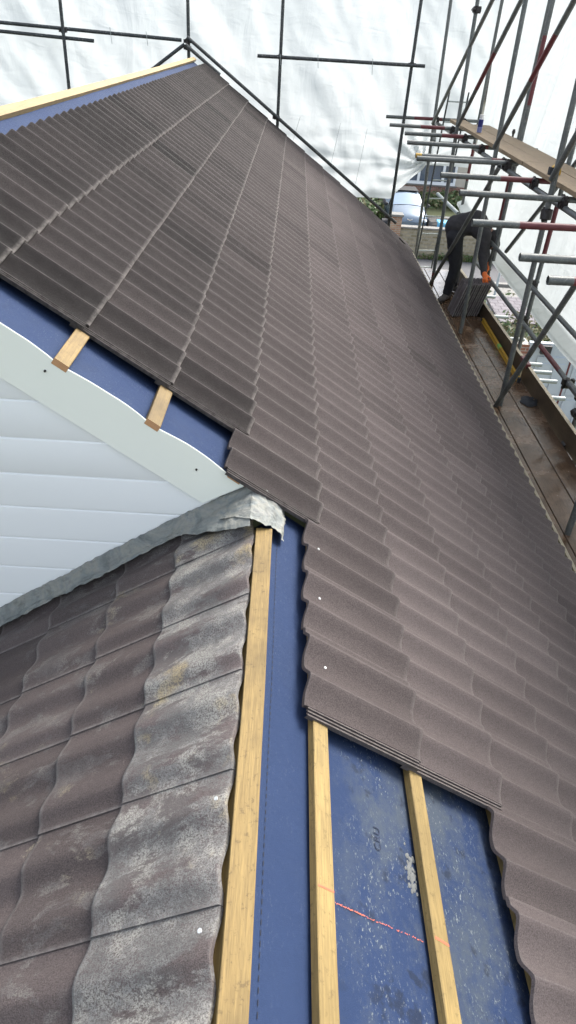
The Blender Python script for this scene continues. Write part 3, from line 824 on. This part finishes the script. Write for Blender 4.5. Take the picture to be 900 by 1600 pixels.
# rag
mb = MB()
def rag(u, v):
    r = .09 * v * (1 + .35 * noise.noise(Vector((math.cos(u * 6.283) * 1.3, math.sin(u * 6.283) * 1.3, 2))))
    return (2.53 + r * math.cos(u * 6.283), 6.27 + 1.25 * r * math.sin(u * 6.283), ZP + .006 + .05 * (1 - v) ** .7 * (1 + .5 * noise.noise(Vector((u * 7, v * 3, 0)))))
mb.grid(rag, 30, 8); o = mb.build('rag', M_DARK, None, origin=(2.53, 6.27, ZP + .005), smooth=60)
tag(o, 'crumpled dark rag lying on the walkway near the yellow level', 'rag')

# leaning stack of tiles, each its own thing
pos_w = ['first, against the inner pole', 'second from the roof side', 'third from the roof side', 'fourth from the roof side', 'fifth from the roof side', 'sixth from the roof side', 'seventh from the roof side', 'eighth, under the lower glove', 'ninth from the roof side', 'tenth, third from the toe board', 'eleventh, second from the toe board', 'last, nearest the toe board']
for i in range(12):
    mb = MB(); lean = math.radians(13 + random.uniform(-.5, .5)); bx = 2.185 + .0295 * i + random.uniform(-.002, .002); by = 8.72 + random.uniform(-.007, .007) + .006 * i
    def PP_(s, y, w, bx=bx, by=by, lean=lean):     # s: 0 = top .. .42 = bottom, w out towards the roof side
        h = .42 - s
        return (bx + h * math.sin(lean) - w * math.cos(lean), by + y, ZP + .004 + h * math.cos(lean) + w * math.sin(lean) * -1)
    add_tile(mb, PP_, 0, .42, 0, .31, +1, nb=16, under=False, side=1.6, amp=.016)
    o = mb.build('roof_tile', ML2 if i % 3 == 0 else MT, None, origin=(bx, by + .15, ZP), smooth=50)
    tag(o, 'dark wavy concrete tile on end in the leaning stack, %s' % pos_w[i], 'roof tile', 'tiles stacked on edge on the walkway')

# ------------------------------------------------------------------ the worker
def skin(name, verts, edges, radii, mat, parent, vox=.014, it=6, **kw):
    """one continuous surface: tapered limbs between joints, fused by a voxel remesh"""
    o_ = parent['_o']; mb = MB()
    rad = [r if isinstance(r, (int, float)) else (r[0] + r[1]) / 2 for r in radii]
    for v, r in zip(verts, rad): mb.sphere(v, r, 14)
    for a, b in edges:
        p, q = Vector(verts[a]), Vector(verts[b]); n = max(2, int((q - p).length / .02)) if vox > .008 else max(2, int((q - p).length / .006))
        for i in range(1, n): t = i / n; mb.sphere(p.lerp(q, t), rad[a] + (rad[b] - rad[a]) * t, 12)
    me = D.meshes.new('tmp'); me.from_pydata([(x - o_[0], y - o_[1], z - o_[2]) for x, y, z in mb.v], [], mb.f)
    ob = D.objects.new('tmp', me); COL.objects.link(ob)
    md = ob.modifiers.new('r', 'REMESH'); md.mode = 'VOXEL'; md.voxel_size = vox; md.use_smooth_shade = True
    m2 = ob.modifiers.new('s', 'SMOOTH'); m2.iterations = it; m2.factor = .6
    dg = bpy.context.evaluated_depsgraph_get(); nm = D.meshes.new_from_object(ob.evaluated_get(dg))
    D.objects.remove(ob)
    if name == 'hooded_top' or name == 'trousers':   # cloth folds
        for v in nm.vertices:
            n_ = noise.noise(v.co * 9) * .010 + noise.noise(v.co * 22) * .005; v.co += v.normal * n_
    nm.materials.clear(); nm.materials.append(mat)
    for p in nm.polygons: p.material_index = 0; p.use_smooth = True
    r = D.objects.new(name, nm); COL.objects.link(r); r.parent = parent; r['_o'] = tuple(o_)
    return r
wk = thing('person', 'worker in black hooded top, black trousers and orange gloves bending over the tile stack', 'person', (2.34, 9.55, ZP))
M_HOOD = m_plain('dark_grey_jersey', (.034, .031, .032), .9, .45, 25, 0, .3)
M_TROU = m_plain('black_trousers', (.014, .014, .017), .85, .5, 20, 0, .3)
M_SKIN = m_plain('skin', (.42, .24, .17), .5, .1, 20)
M_GLV = m_plain('orange_glove', (.75, .16, .03), .7, .25, 40)
M_BOOT = m_plain('dusty_boot', (.07, .06, .05), .8, .5, 30)
M_HAIR = m_plain('dark_hair', (.015, .012, .01), .7, .3, 60)
hipL, hipR = (2.20, 9.42, -2.10), (2.26, 9.62, -2.08); pel = (2.23, 9.52, -2.04)
knL, knR = (2.28, 9.40, -2.50), (2.36, 9.70, -2.48); anL, anR = (2.24, 9.42, -2.84), (2.42, 9.84, -2.84)
sp1, sp2, nk, hd, ht = (2.31, 9.52, -1.955), (2.46, 9.50, -1.915), (2.63, 9.46, -1.99), (2.70, 9.43, -2.07), (2.74, 9.41, -2.16)
shL, shR = (2.56, 9.30, -2.03), (2.60, 9.66, -2.0); elL, elR = (2.57, 9.16, -2.30), (2.70, 9.62, -2.24)
wrL, wrR = (2.575, 8.98, -2.46), (2.71, 9.40, -2.42)
hnL, hnR = (2.59, 8.93, -2.50), (2.70, 9.35, -2.455)
V = [pel, hipL, knL, anL, hipR, knR, anR, sp1, sp2, nk, hd, ht, shL, elL, wrL, shR, elR, wrR]
E_ = [(0, 1), (1, 2), (2, 3), (0, 4), (4, 5), (5, 6), (0, 7), (7, 8), (8, 9), (9, 10), (10, 11), (8, 12), (12, 13), (13, 14), (8, 15), (15, 16), (16, 17)]
body = skin('body', V, E_, [.12, .08, .052, .038, .08, .052, .038, .11, .12, .055, .085, .07, .06, .038, .027, .06, .038, .027], M_SKIN, wk)
skin('trousers', [pel, hipL, knL, (2.245, 9.42, -2.80), hipR, knR, (2.41, 9.83, -2.80), (2.28, 9.52, -1.99)], [(0, 1), (1, 2), (2, 3), (0, 4), (4, 5), (5, 6), (0, 7)],
     [(.135, .14), .108, .078, .068, .108, .078, .066, .13], M_TROU, wk)
skin('hooded_top', [sp1, (2.22, 9.52, -1.985), sp2, (2.60, 9.47, -1.975), shL, elL, (2.575, 9.01, -2.435), shR, elR, (2.71, 9.42, -2.40)],
     [(0, 1), (0, 2), (2, 3), (2, 4), (4, 5), (5, 6), (2, 7), (7, 8), (8, 9)], [.145, .15, .16, .085, .095, .062, .042, .095, .062, .042], M_HOOD, wk)
mb = MB(); mb.sphere((2.705, 9.425, -2.09), .105, 20, sc=(.95, .9, 1.15)); mb.build('hood', M_HOOD, wk)
mb = MB(); mb.sphere((2.755, 9.41, -2.145), .075, 16, sc=(.8, .85, 1.1)); mb.build('hair', M_HAIR, wk)
for (c, dx, dy) in (((2.24, 9.42), -.08, -.10), ((2.42, 9.84), .07, -.10)):
    mb = MB(); L_ = math.hypot(dx, dy); ux, uy = dx / L_, dy / L_
    prof = [(-.085, .036, .085), (-.05, .042, .14), (0, .044, .13), (.06, .046, .085), (.12, .050, .07), (.17, .044, .062), (.20, .026, .045)]
    rg = []
    for (t, hw, h) in prof:
        ring = []
        for a in range(12):
            an = a / 12 * 2 * math.pi; xx = math.cos(an) * hw; zz = max(0, .5 + .5 * math.sin(an)) * h
            ring.append(mb.vert((c[0] + ux * t - uy * xx, c[1] + uy * t + ux * xx, ZP + .004 + zz)))
        rg.append(ring)
    for i in range(len(rg) - 1):
        for k in range(12): mb.face((rg[i][k], rg[i + 1][k], rg[i + 1][(k + 1) % 12], rg[i][(k + 1) % 12]))
    mb.face(rg[0]); mb.face(rg[-1][::-1])
    mb.build('boot', M_BOOT, wk, smooth=60)
def glove(wr, kn, fdir, side, parent):
    """palm from wrist to knuckles, five separate fingers bent over what they hold"""
    wr, kn, f, sd = Vector(wr), Vector(kn), Vector(fdir).normalized(), Vector(side).normalized()
    V, E2, Rr = [tuple(wr), tuple(wr.lerp(kn, .5)), tuple(kn)], [(0, 1), (1, 2)], [.034, (.040, .026), (.042, .022)]
    ln = [.062, .07, .066, .052]; pd = (kn - wr).normalized()
    for i in range(4):
        b = kn + sd * (.030 - .020 * i); a = len(V)
        m_ = b + (pd * .7 + f * .5).normalized() * ln[i] * .5; t_ = m_ + f * ln[i] * .6
        V += [tuple(b), tuple(m_), tuple(t_)]; E2 += [(2, a), (a, a + 1), (a + 1, a + 2)]; Rr += [.0115, .0105, .009]
    a = len(V); b = wr.lerp(kn, .35) + sd * .04; m_ = b + (pd * .6 + sd * .7).normalized() * .035; t_ = m_ + (f * .8 + pd * .3).normalized() * .035
    V += [tuple(b), tuple(m_), tuple(t_)]; E2 += [(1, a), (a, a + 1), (a + 1, a + 2)]; Rr += [.014, .0125, .010]
    skin('glove', V, E2, Rr, M_GLV, parent, vox=.004, it=2)
glove((2.578, 8.99, -2.425), (2.585, 8.93, -2.475), (.1, -.1, -1), (1, 0, 0), wk)
glove((2.712, 9.42, -2.40), (2.70, 9.36, -2.455), (-.25, -.1, -1), (0, -1, 0), wk)

# ------------------------------------------------------------------ ground, road and the far side of the street
G0 = -GZ
M_GRD = m_plain('rough_grass_ground', (.075, .085, .035), .95, .5, 1.6)
M_ASP = m_plain('asphalt', (.085, .085, .088), .85, .25, 6)
M_CON = m_plain('concrete', (.19, .185, .17), .85, .25, 4)
mb = MB(); mb.grid(lambda u, v: (-300 + 600 * u, -200 + 700 * v, G0 + .0), 4, 4); mb.build('ground', M_GRD, None, kind='structure')
mb = MB(); mb.box(-60, 60, 26.4, 29.5, G0 - .1, G0 + .006); mb.build('road', M_ASP, None, kind='structure')
mb = MB(); mb.box(-60, 60, 26.15, 26.4, G0 - .1, G0 + .12); mb.build('kerb', M_CON, None, kind='structure')
mb = MB(); mb.box(1.5, 14, 30.05, 38.2, G0 - .1, G0 + .01); mb.build('driveway', m_plain('driveway_concrete', (.22, .22, .21), .85, .25, 3), None, kind='structure')
mb = MB(); mb.box(3.2, 9.5, 11.9, 26.1, G0 - .1, G0 + .012); mb.build('path', M_CON, None, kind='structure')
# stone garden wall with brick pier
gw = thing('garden_wall', 'low rubble stone garden wall with a brick pier beside the road', 'wall', (6, 29.8, G0))
M_STONE = m_brick('rubble_stone', (.20, .17, .10), (.36, .31, .21), (.30, .27, .20), bw=.30, bh=.13, offset=.37, ms=.03)
mb = MB(); mb.grid(lambda u, v: (4.66 + 9 * u, 29.68 + .03 * noise.noise(Vector((u * 90, v * 8, 0))), G0 + (1.12 + .03 * noise.noise(Vector((u * 30, 0, 5)))) * v), 180, 16)
mb.box(4.66, 13.66, 29.72, 30.0, G0, G0 + 1.1); mb.build('stonework', M_STONE, gw, smooth=60)
mb = MB(); mb.box(4.64, 13.66, 29.64, 30.03, G0 + 1.13, G0 + 1.19); mb.build('coping', M_CON, gw)
mb = MB(); mb.box(4.18, 4.64, 29.55, 30.0, G0, G0 + 1.58); mb.build('pier', m_brick('old_brick', (.30, .14, .08), (.38, .24, .15), (.36, .33, .27)), gw)
mb = MB(); mb.box(4.13, 4.69, 29.5, 30.05, G0 + 1.58, G0 + 1.66); mb.build('pier_cap', M_CON, gw)
# house opposite
oh = thing('house', 'house across the street with a white framed window over low red brickwork', 'house', (8, 42.2, G0))
M_REND = m_plain('cream_render', (.50, .46, .38), .9, .15, 3)
mb = MB(); mb.box(-4, 6.3, 42.2, 50, G0 + .8, G0 + 5.2); mb.box(9.3, 20, 42.2, 50, G0 + .8, G0 + 5.2); mb.box(6.3, 9.3, 42.2, 50, G0 + 2.3, G0 + 5.2); mb.box(6.3, 9.3, 42.6, 50, G0 + .8, G0 + 2.3); mb.build('rendered_wall', M_REND, oh)
mb = MB(); mb.box(-4, 20, 42.1, 50, G0, G0 + .78); mb.build('brick_plinth', M_BRK, oh)
wf = MB()
for a, b in ((6.3, 6.42), (7.12, 7.26), (8.5, 8.64), (9.18, 9.3)): wf.box(a, b, 42.14, 42.26, G0 + .9, G0 + 2.3)
wf.box(6.3, 9.3, 42.13, 42.27, G0 + .86, G0 + 1.0); wf.box(6.3, 9.3, 42.13, 42.27, G0 + 2.2, G0 + 2.32)
wfo = wf.build('window_frame', m_plain('white_frame', (.78, .8, .8), .4, .05), oh)
mb = MB(); mb.box(6.4, 9.2, 42.3, 42.32, G0 + 1.0, G0 + 2.2)
mb.build('pane', m_plain('window_glass', (.06, .09, .13), .06, .4, .6, 0, 0, .9), wfo)
mb = MB(); mb.box(6.2, 9.4, 42.02, 42.14, G0 + .80, G0 + .86); mb.build('window_sill', M_CON, oh)
mb = MB()
for i in range(40): mb.box(6.5 + .018 * i, 6.51 + .018 * i, 42.36, 42.362, G0 + 1.6, G0 + 2.2)
mb.build('curtain', m_plain('cream_curtain', (.5, .45, .35), .9, .3), oh)
mb = MB(); i = [mb.vert(p) for p in ((-4.4, 41.8, G0 + 5.1), (20.4, 41.8, G0 + 5.1), (20.4, 46, G0 + 8), (-4.4, 46, G0 + 8), (20.4, 50.3, G0 + 5.1), (-4.4, 50.3, G0 + 5.1))]
mb.face((i[0], i[1], i[2], i[3])); mb.face((i[3], i[2], i[4], i[5])); mb.build('roof', MT, oh, smooth=0)

# parked car
car = thing('parked_car', 'silver blue hatchback parked nose on behind the stone wall', 'car', (5.55, 35.3, G0))
cx, cy = 5.6, 33.35
M_PNT = m_plain('silver_blue_paint', (.13, .17, .215), .25, .04, 2, .4, 0, .6)
M_GLS = m_plain('windscreen_glass', (.22, .30, .40), .05, .1, 1, 0, 0, 1.0)
M_BLK = m_plain('black_plastic', (.02, .02, .022), .5, .2, 20)
def carsec(t):  # t along the length; returns half width and height profile points
    return
secs = [(0.0, .62, .30, .62, .55), (.08, .80, .25, .74, .68), (.30, .86, .22, .90, .78), (1.05, .88, .22, 1.06, .80), (1.25, .88, .22, 1.10, .80), (2.0, .88, .22, 1.50, .62), (2.4, .88, .22, 1.55, .60), (3.4, .88, .22, 1.53, .58), (3.95, .86, .24, 1.15, .70), (4.15, .78, .30, .85, .68)]
mb = MB(); rg = []
for (t, hw, zb_, zt, tw) in secs:
    r = []
    pts = [(-hw * .92, zb_), (-hw, zb_ + .2), (-hw, min(zt, .78) - .06), (-hw * .96, min(zt, .92) - .02), (-tw * .97, zt - .05), (-tw * .75, zt - .005), (0, zt + .02), (tw * .75, zt - .005), (tw * .97, zt - .05), (hw * .96, min(zt, .92) - .02), (hw, min(zt, .78) - .06), (hw, zb_ + .2), (hw * .92, zb_)]
    rg.append([mb.vert((cx + a, cy + t, G0 + b)) for a, b in pts])
for i in range(len(rg) - 1):
    for k in range(12): mb.face((rg[i][k], rg[i][k + 1], rg[i + 1][k + 1], rg[i + 1][k]))
mb.face(rg[0]); mb.face(rg[-1][::-1])
cb = mb.build('body', M_PNT, car, smooth=45)
mb = MB(); e = .012
def ws(u, v):
    t = 1.28 + .66 * v; zt = 1.115 + (1.49 - 1.115) * v; tw = .74 - .16 * v
    a = (u * 2 - 1); return (cx + a * tw, cy + t - .02, G0 + zt + .022 - .05 * a * a)
mb.grid(ws, 12, 6); mb.build('windscreen', M_GLS, car, smooth=60)
mb = MB(); mb.box(cx - .62, cx + .62, cy + 1.22, cy + 1.30, G0 + 1.06, G0 + 1.11); mb.build('wiper_panel', M_BLK, car)
for s in (-1, 1):
    mb = MB(); mb.sphere((cx + s * .66, cy + .12, G0 + .68), .13, 12, sc=(1.15, 1.0, .75)); mb.build('headlight', m_plain('headlight_glass', (.75, .78, .8), .1, .05, 3, 0, 0), car)
    mb = MB(); mb.sphere((cx + s * 1.0, cy + 1.45, G0 + 1.08), .10, 10, sc=(1.1, .7, .8)); mb.build('mirror', M_BLK, car)
    mb = MB()
    mb.face([mb.vert(p) for p in ((cx + s * .885, cy + 1.6, G0 + .98), (cx + s * .885, cy + 3.6, G0 + 1.02), (cx + s * .64, cy + 3.3, G0 + 1.46), (cx + s * .655, cy + 2.1, G0 + 1.45))]); mb.build('side_window', M_GLS, car)
    for y in (.75, 3.3):
        mb = MB(); mb.tube((cx + s * .70, cy + y, G0 + .31), (cx + s * .90, cy + y, G0 + .31), .31, 20)
        w_ = mb.build('wheel', M_BLK, car, smooth=40); mb = MB(); mb.tube((cx + s * .89, cy + y, G0 + .31), (cx + s * .905, cy + y, G0 + .31), .19, 12); mb.build('rim', M_TUBEW, w_)
mb = MB(); mb.box(cx - .45, cx + .45, cy - .02, cy + .1, G0 + .32, G0 + .48); mb.build('grille', M_BLK, car)
mb = MB()
for a, b in ((-.07, .0), (.0, -.07), (.07, .0)): mb.box(cx + a - .045, cx + a + .045, cy + .02, cy + .09, G0 + .70 + b * .3, G0 + .73 + b * .3)
mb.tube((cx - .12, cy + .04, G0 + .75), (cx - .04, cy + .04, G0 + .69), .014, 6); mb.tube((cx + .12, cy + .04, G0 + .75), (cx + .04, cy + .04, G0 + .69), .014, 6)
mb.build('badge', m_plain('chrome', (.85, .85, .87), .15, .05, 5, .9, 0), car)
mb = MB(); mb.box(cx - .55, cx + .55, cy + 2.1, cy + 3.2, G0 + 1.57, G0 + 1.60); mb.build('roof_panel', M_BLK, car)

# recycling box, pallet, pipe
rb = thing('recycling_box', 'light blue recycling box behind the stone wall beside the silver car', 'box', (6.95, 31.6, G0))
mb = MB(); mb.box(6.55, 7.5, 31.2, 31.75, G0, G0 + 1.05, fn=lambda x, y, z: (x, y, z)); mb.build('box_body', m_plain('light_blue_plastic', (.12, .42, .68), .4, .1), rb)
mb = MB(); mb.box(6.5, 7.55, 31.15, 31.8, G0 + 1.05, G0 + 1.12); mb.build('lid', m_plain('pale_blue_plastic', (.16, .5, .75), .4, .1), rb)
pt = thing('pallet', 'grey timber pallets piled behind the light blue box', 'pallet', (7.4, 33.4, G0))
for k in range(6):
    mb = MB()
    for j in range(5): mb.box(6.5, 8.6, 33.0 + .24 * j, 33.1 + .24 * j, G0 + .13 * k + .09, G0 + .13 * k + .115)
    for a in (6.5, 7.5, 8.5): mb.box(a, a + .1, 33.0, 34.1, G0 + .13 * k, G0 + .13 * k + .09)
    mb.build('deck', m_plain('grey_timber', (.13, .12, .11), .9, .3), pt)
mb = MB(); mb.tube((7.75, 38.9, G0 + .95), (8.55, 36.9, G0 + .45), .09, 12); o = mb.build('pipe', M_TUBEW, None, origin=(8.2, 38, G0 + .5)); tag(o, 'short white pipe leaning among the plants before the house opposite', 'pipe')

# planting: many leaf-sized faces
LEAF = [m_leaf('leaf_green', (.032, .065, .014), (.065, .11, .024)), m_leaf('leaf_olive', (.065, .068, .022), (.12, .105, .036))]
def shrub(name, label, cat, x0, x1, y0, y1, h, n, mats, size=.09, z0=G0, group=None, lumps=7):
    mb = MB(); L_ = [(random.uniform(x0, x1), random.uniform(y0, y1), random.uniform(.5, 1)) for _ in range(lumps)]
    for _ in range(n):
        lx, ly, lh = random.choice(L_)
        rx = (x1 - x0) / lumps * 1.6 + .15
        x = min(max(random.gauss(lx, rx), x0), x1); y = min(max(random.gauss(ly, (y1 - y0) / 3), y0), y1); z = z0 + h * lh * abs(random.random() ** .7)
        c = Vector((x, y, z)); a = Vector((random.gauss(0, 1), random.gauss(0, 1), random.gauss(0, 1))).normalized(); b = a.orthogonal().normalized(); s = size * random.uniform(.5, 1.3)
        mb.face([mb.vert(c + a * s), mb.vert(c + b * s * .45), mb.vert(c - a * s), mb.vert(c - b * s * .45)], random.choice((0, 0, 1)))
    for lx, ly, lh in L_: mb.tube((lx, ly, z0), (lx + .1, ly, z0 + h * lh * .8), .03, 5, cap=False)
    o = mb.build(name, mats, None, origin=((x0 + x1) / 2, (y0 + y1) / 2, z0), smooth=0)
    return tag(o, label, cat, group)
shrub('hedge_plant', 'bushy green plants under the brickwork of the house opposite', 'shrub', 7.0, 11.5, 39.6, 41.8, .9, 3500, LEAF, .11)
shrub('hedge_plant', 'strappy green plants left of the silver car', 'shrub', 2.6, 4.5, 35, 38, 1.0, 2200, LEAF, .14)
shrub('hedge_plant', 'low weeds at the foot of the stone wall', 'shrub', 4.7, 7.8, 29.4, 29.66, .28, 900, LEAF, .06)
shrub('hedge_plant', 'low green weeds on the verge before the road', 'shrub', 4.2, 6.4, 24.6, 26.0, .25, 1200, LEAF, .07)
shrub('hedge_plant', 'tall olive bush outside the scaffold behind the tile stack', 'shrub', 6.1, 7.9, 18.5, 21.5, 1.9, 5200, [LEAF[1], LEAF[0]], .09)
shrub('hedge_plant', 'yellow green climber above the brick pier of the gate', 'shrub', 4.9, 6.3, 14.8, 16.2, 2.35, 6500, [LEAF[1], LEAF[0]], .06)

# garage beside the scaffold
ga = thing('gate', 'pale painted panelled double gate seen below the right sheeting', 'gate', (6.6, 14.5, G0))
M_WHT = m_plain('pale_paint', (.42, .47, .50), .5, .06, 3)
mb = MB(); mb.box(5.55, 9.0, 14.60, 14.72, G0, G0 + 2.15); mb.build('front_wall', M_WHT, ga)
for (a, b) in ((5.78, 6.52), (6.56, 7.3)):
    mb = MB(); mb.box(a, b, 14.56, 14.60, G0 + .02, G0 + 1.85); dr = mb.build('door', M_WHT, ga)
    for (c, d_) in ((a + .08, a + .34), (a + .42, b - .06)):
        for z0_, z1_ in ((.15, .85), (.98, 1.7)):
            mb = MB(); mb.box(c, d_, 14.535, 14.565, G0 + z0_, G0 + z1_); mb.build('panel', M_WHT, dr, smooth=0)
mb = MB(); mb.box(6.52, 6.56, 14.55, 14.6, G0 + .02, G0 + 1.85); mb.build('door_gap', M_RED, ga)
mb = MB(); mb.box(5.80, 6.02, 14.50, 14.61, G0 + 1.93, G0 + 2.12); mb.build('vent', M_BLK, ga)
mb = MB(); mb.box(5.2, 5.545, 14.60, 15.0, G0, G0 + 2.1); mb.build('brick_pier', M_BRK, ga)
# small porch roof in mauve-grey tiles
pr = thing('porch', 'small porch roof of mauve grey square tiles below the guard rail', 'porch', (6.3, 17.6, G0))
mb = MB(); i = [mb.vert(p) for p in ((5.4, 16.6, G0 + 1.9), (6.35, 16.6, G0 + 1.9), (6.35, 18.3, G0 + 2.02), (5.4, 18.3, G0 + 2.02), (5.4, 16.6, G0 + 1.82), (6.35, 16.6, G0 + 1.82), (6.35, 18.3, G0 + 1.94), (5.4, 18.3, G0 + 1.94))]
for q in ((0, 1, 2, 3), (4, 7, 6, 5), (0, 4, 5, 1), (1, 5, 6, 2), (2, 6, 7, 3), (3, 7, 4, 0)): mb.face([i[k] for k in q])
mb.build('tiled_roof', m_brick('mauve_tile', (.13, .12, .13), (.17, .155, .165), (.06, .055, .06), rot=(0, 0, 0), bw=.22, bh=.2, offset=.5, ms=.012), pr, smooth=0)
for x, y in ((5.5, 16.7), (6.25, 16.7), (5.5, 18.2), (6.25, 18.2)):
    mb = MB(); mb.box(x - .05, x + .05, y - .05, y + .05, G0, G0 + (1.81 if y < 17 else 1.92)); mb.build('post', M_WHT, pr)
mb = MB(); mb.tube((5.9, 19.2, G0), (5.92, 19.2, G0 + 2.9), .035, 8); o = mb.build('post', M_WHT, None, origin=(5.9, 19.2, G0)); tag(o, 'thin white post standing by the olive bush', 'post')

# ------------------------------------------------------------------ light
w = D.worlds.new('World'); scn.world = w; w.use_nodes = True
nt = w.node_tree; bg = nt.nodes['Background']; sky = nt.nodes.new('ShaderNodeTexSky'); sky.sky_type = 'NISHITA'; sky.sun_disc = False
SUN_EL, SUN_AZ = 46, 48       # azimuth measured from +Y towards +X
sky.sun_elevation = math.radians(SUN_EL); sky.sun_rotation = math.radians(SUN_AZ); sky.dust_density = 4; sky.air_density = 1.0; sky.altitude = 50
hs = nt.nodes.new('ShaderNodeHueSaturation'); hs.inputs['Saturation'].default_value = .5   # a milky overcast sky
nt.links.new(sky.outputs[0], hs.inputs['Color']); nt.links.new(hs.outputs[0], bg.inputs[0]); bg.inputs[1].default_value = .12
sl = D.lights.new('sun', 'SUN'); sl.energy = 1.25; sl.angle = math.radians(30); sl.color = (1, .97, .92)
so = D.objects.new('sun', sl); COL.objects.link(so)
el, az = math.radians(SUN_EL), math.radians(SUN_AZ)
dv = Vector((math.sin(az) * math.cos(el), math.cos(az) * math.cos(el), math.sin(el)))
so.rotation_euler = dv.to_track_quat('Z', 'Y').to_euler(); so.location = (0, 0, 20)

# ------------------------------------------------------------------ camera
ca, cb_, cc = math.radians(1.673), math.radians(35.28), math.radians(-4.16)
fwd = Vector((math.sin(ca) * math.cos(cb_), math.cos(ca) * math.cos(cb_), -math.sin(cb_))); rt = Vector((math.cos(ca), -math.sin(ca), 0)); dn = fwd.cross(rt)
r2 = math.cos(cc) * rt + math.sin(cc) * dn; d2 = -math.sin(cc) * rt + math.cos(cc) * dn
cam = D.cameras.new('camera'); co = D.objects.new('camera', cam); COL.objects.link(co)
M = Matrix((( r2.x, -d2.x, -fwd.x, 0), (r2.y, -d2.y, -fwd.y, 0), (r2.z, -d2.z, -fwd.z, GZ), (0, 0, 0, 1)))
co.matrix_world = M
cam.sensor_fit = 'VERTICAL'; cam.sensor_height = 24; cam.lens = 24 * 1062 / 1600; cam.clip_start = .05; cam.clip_end = 1500
scn.camera = co
scn.view_settings.view_transform = 'Standard'; scn.view_settings.look = 'None'; scn.view_settings.gamma = 1; scn.view_settings.use_curve_mapping = False
scn.view_settings.exposure = 2.0
scn.render.engine = 'CYCLES'
for o in D.objects:
    if '_o' in o: del o['_o']
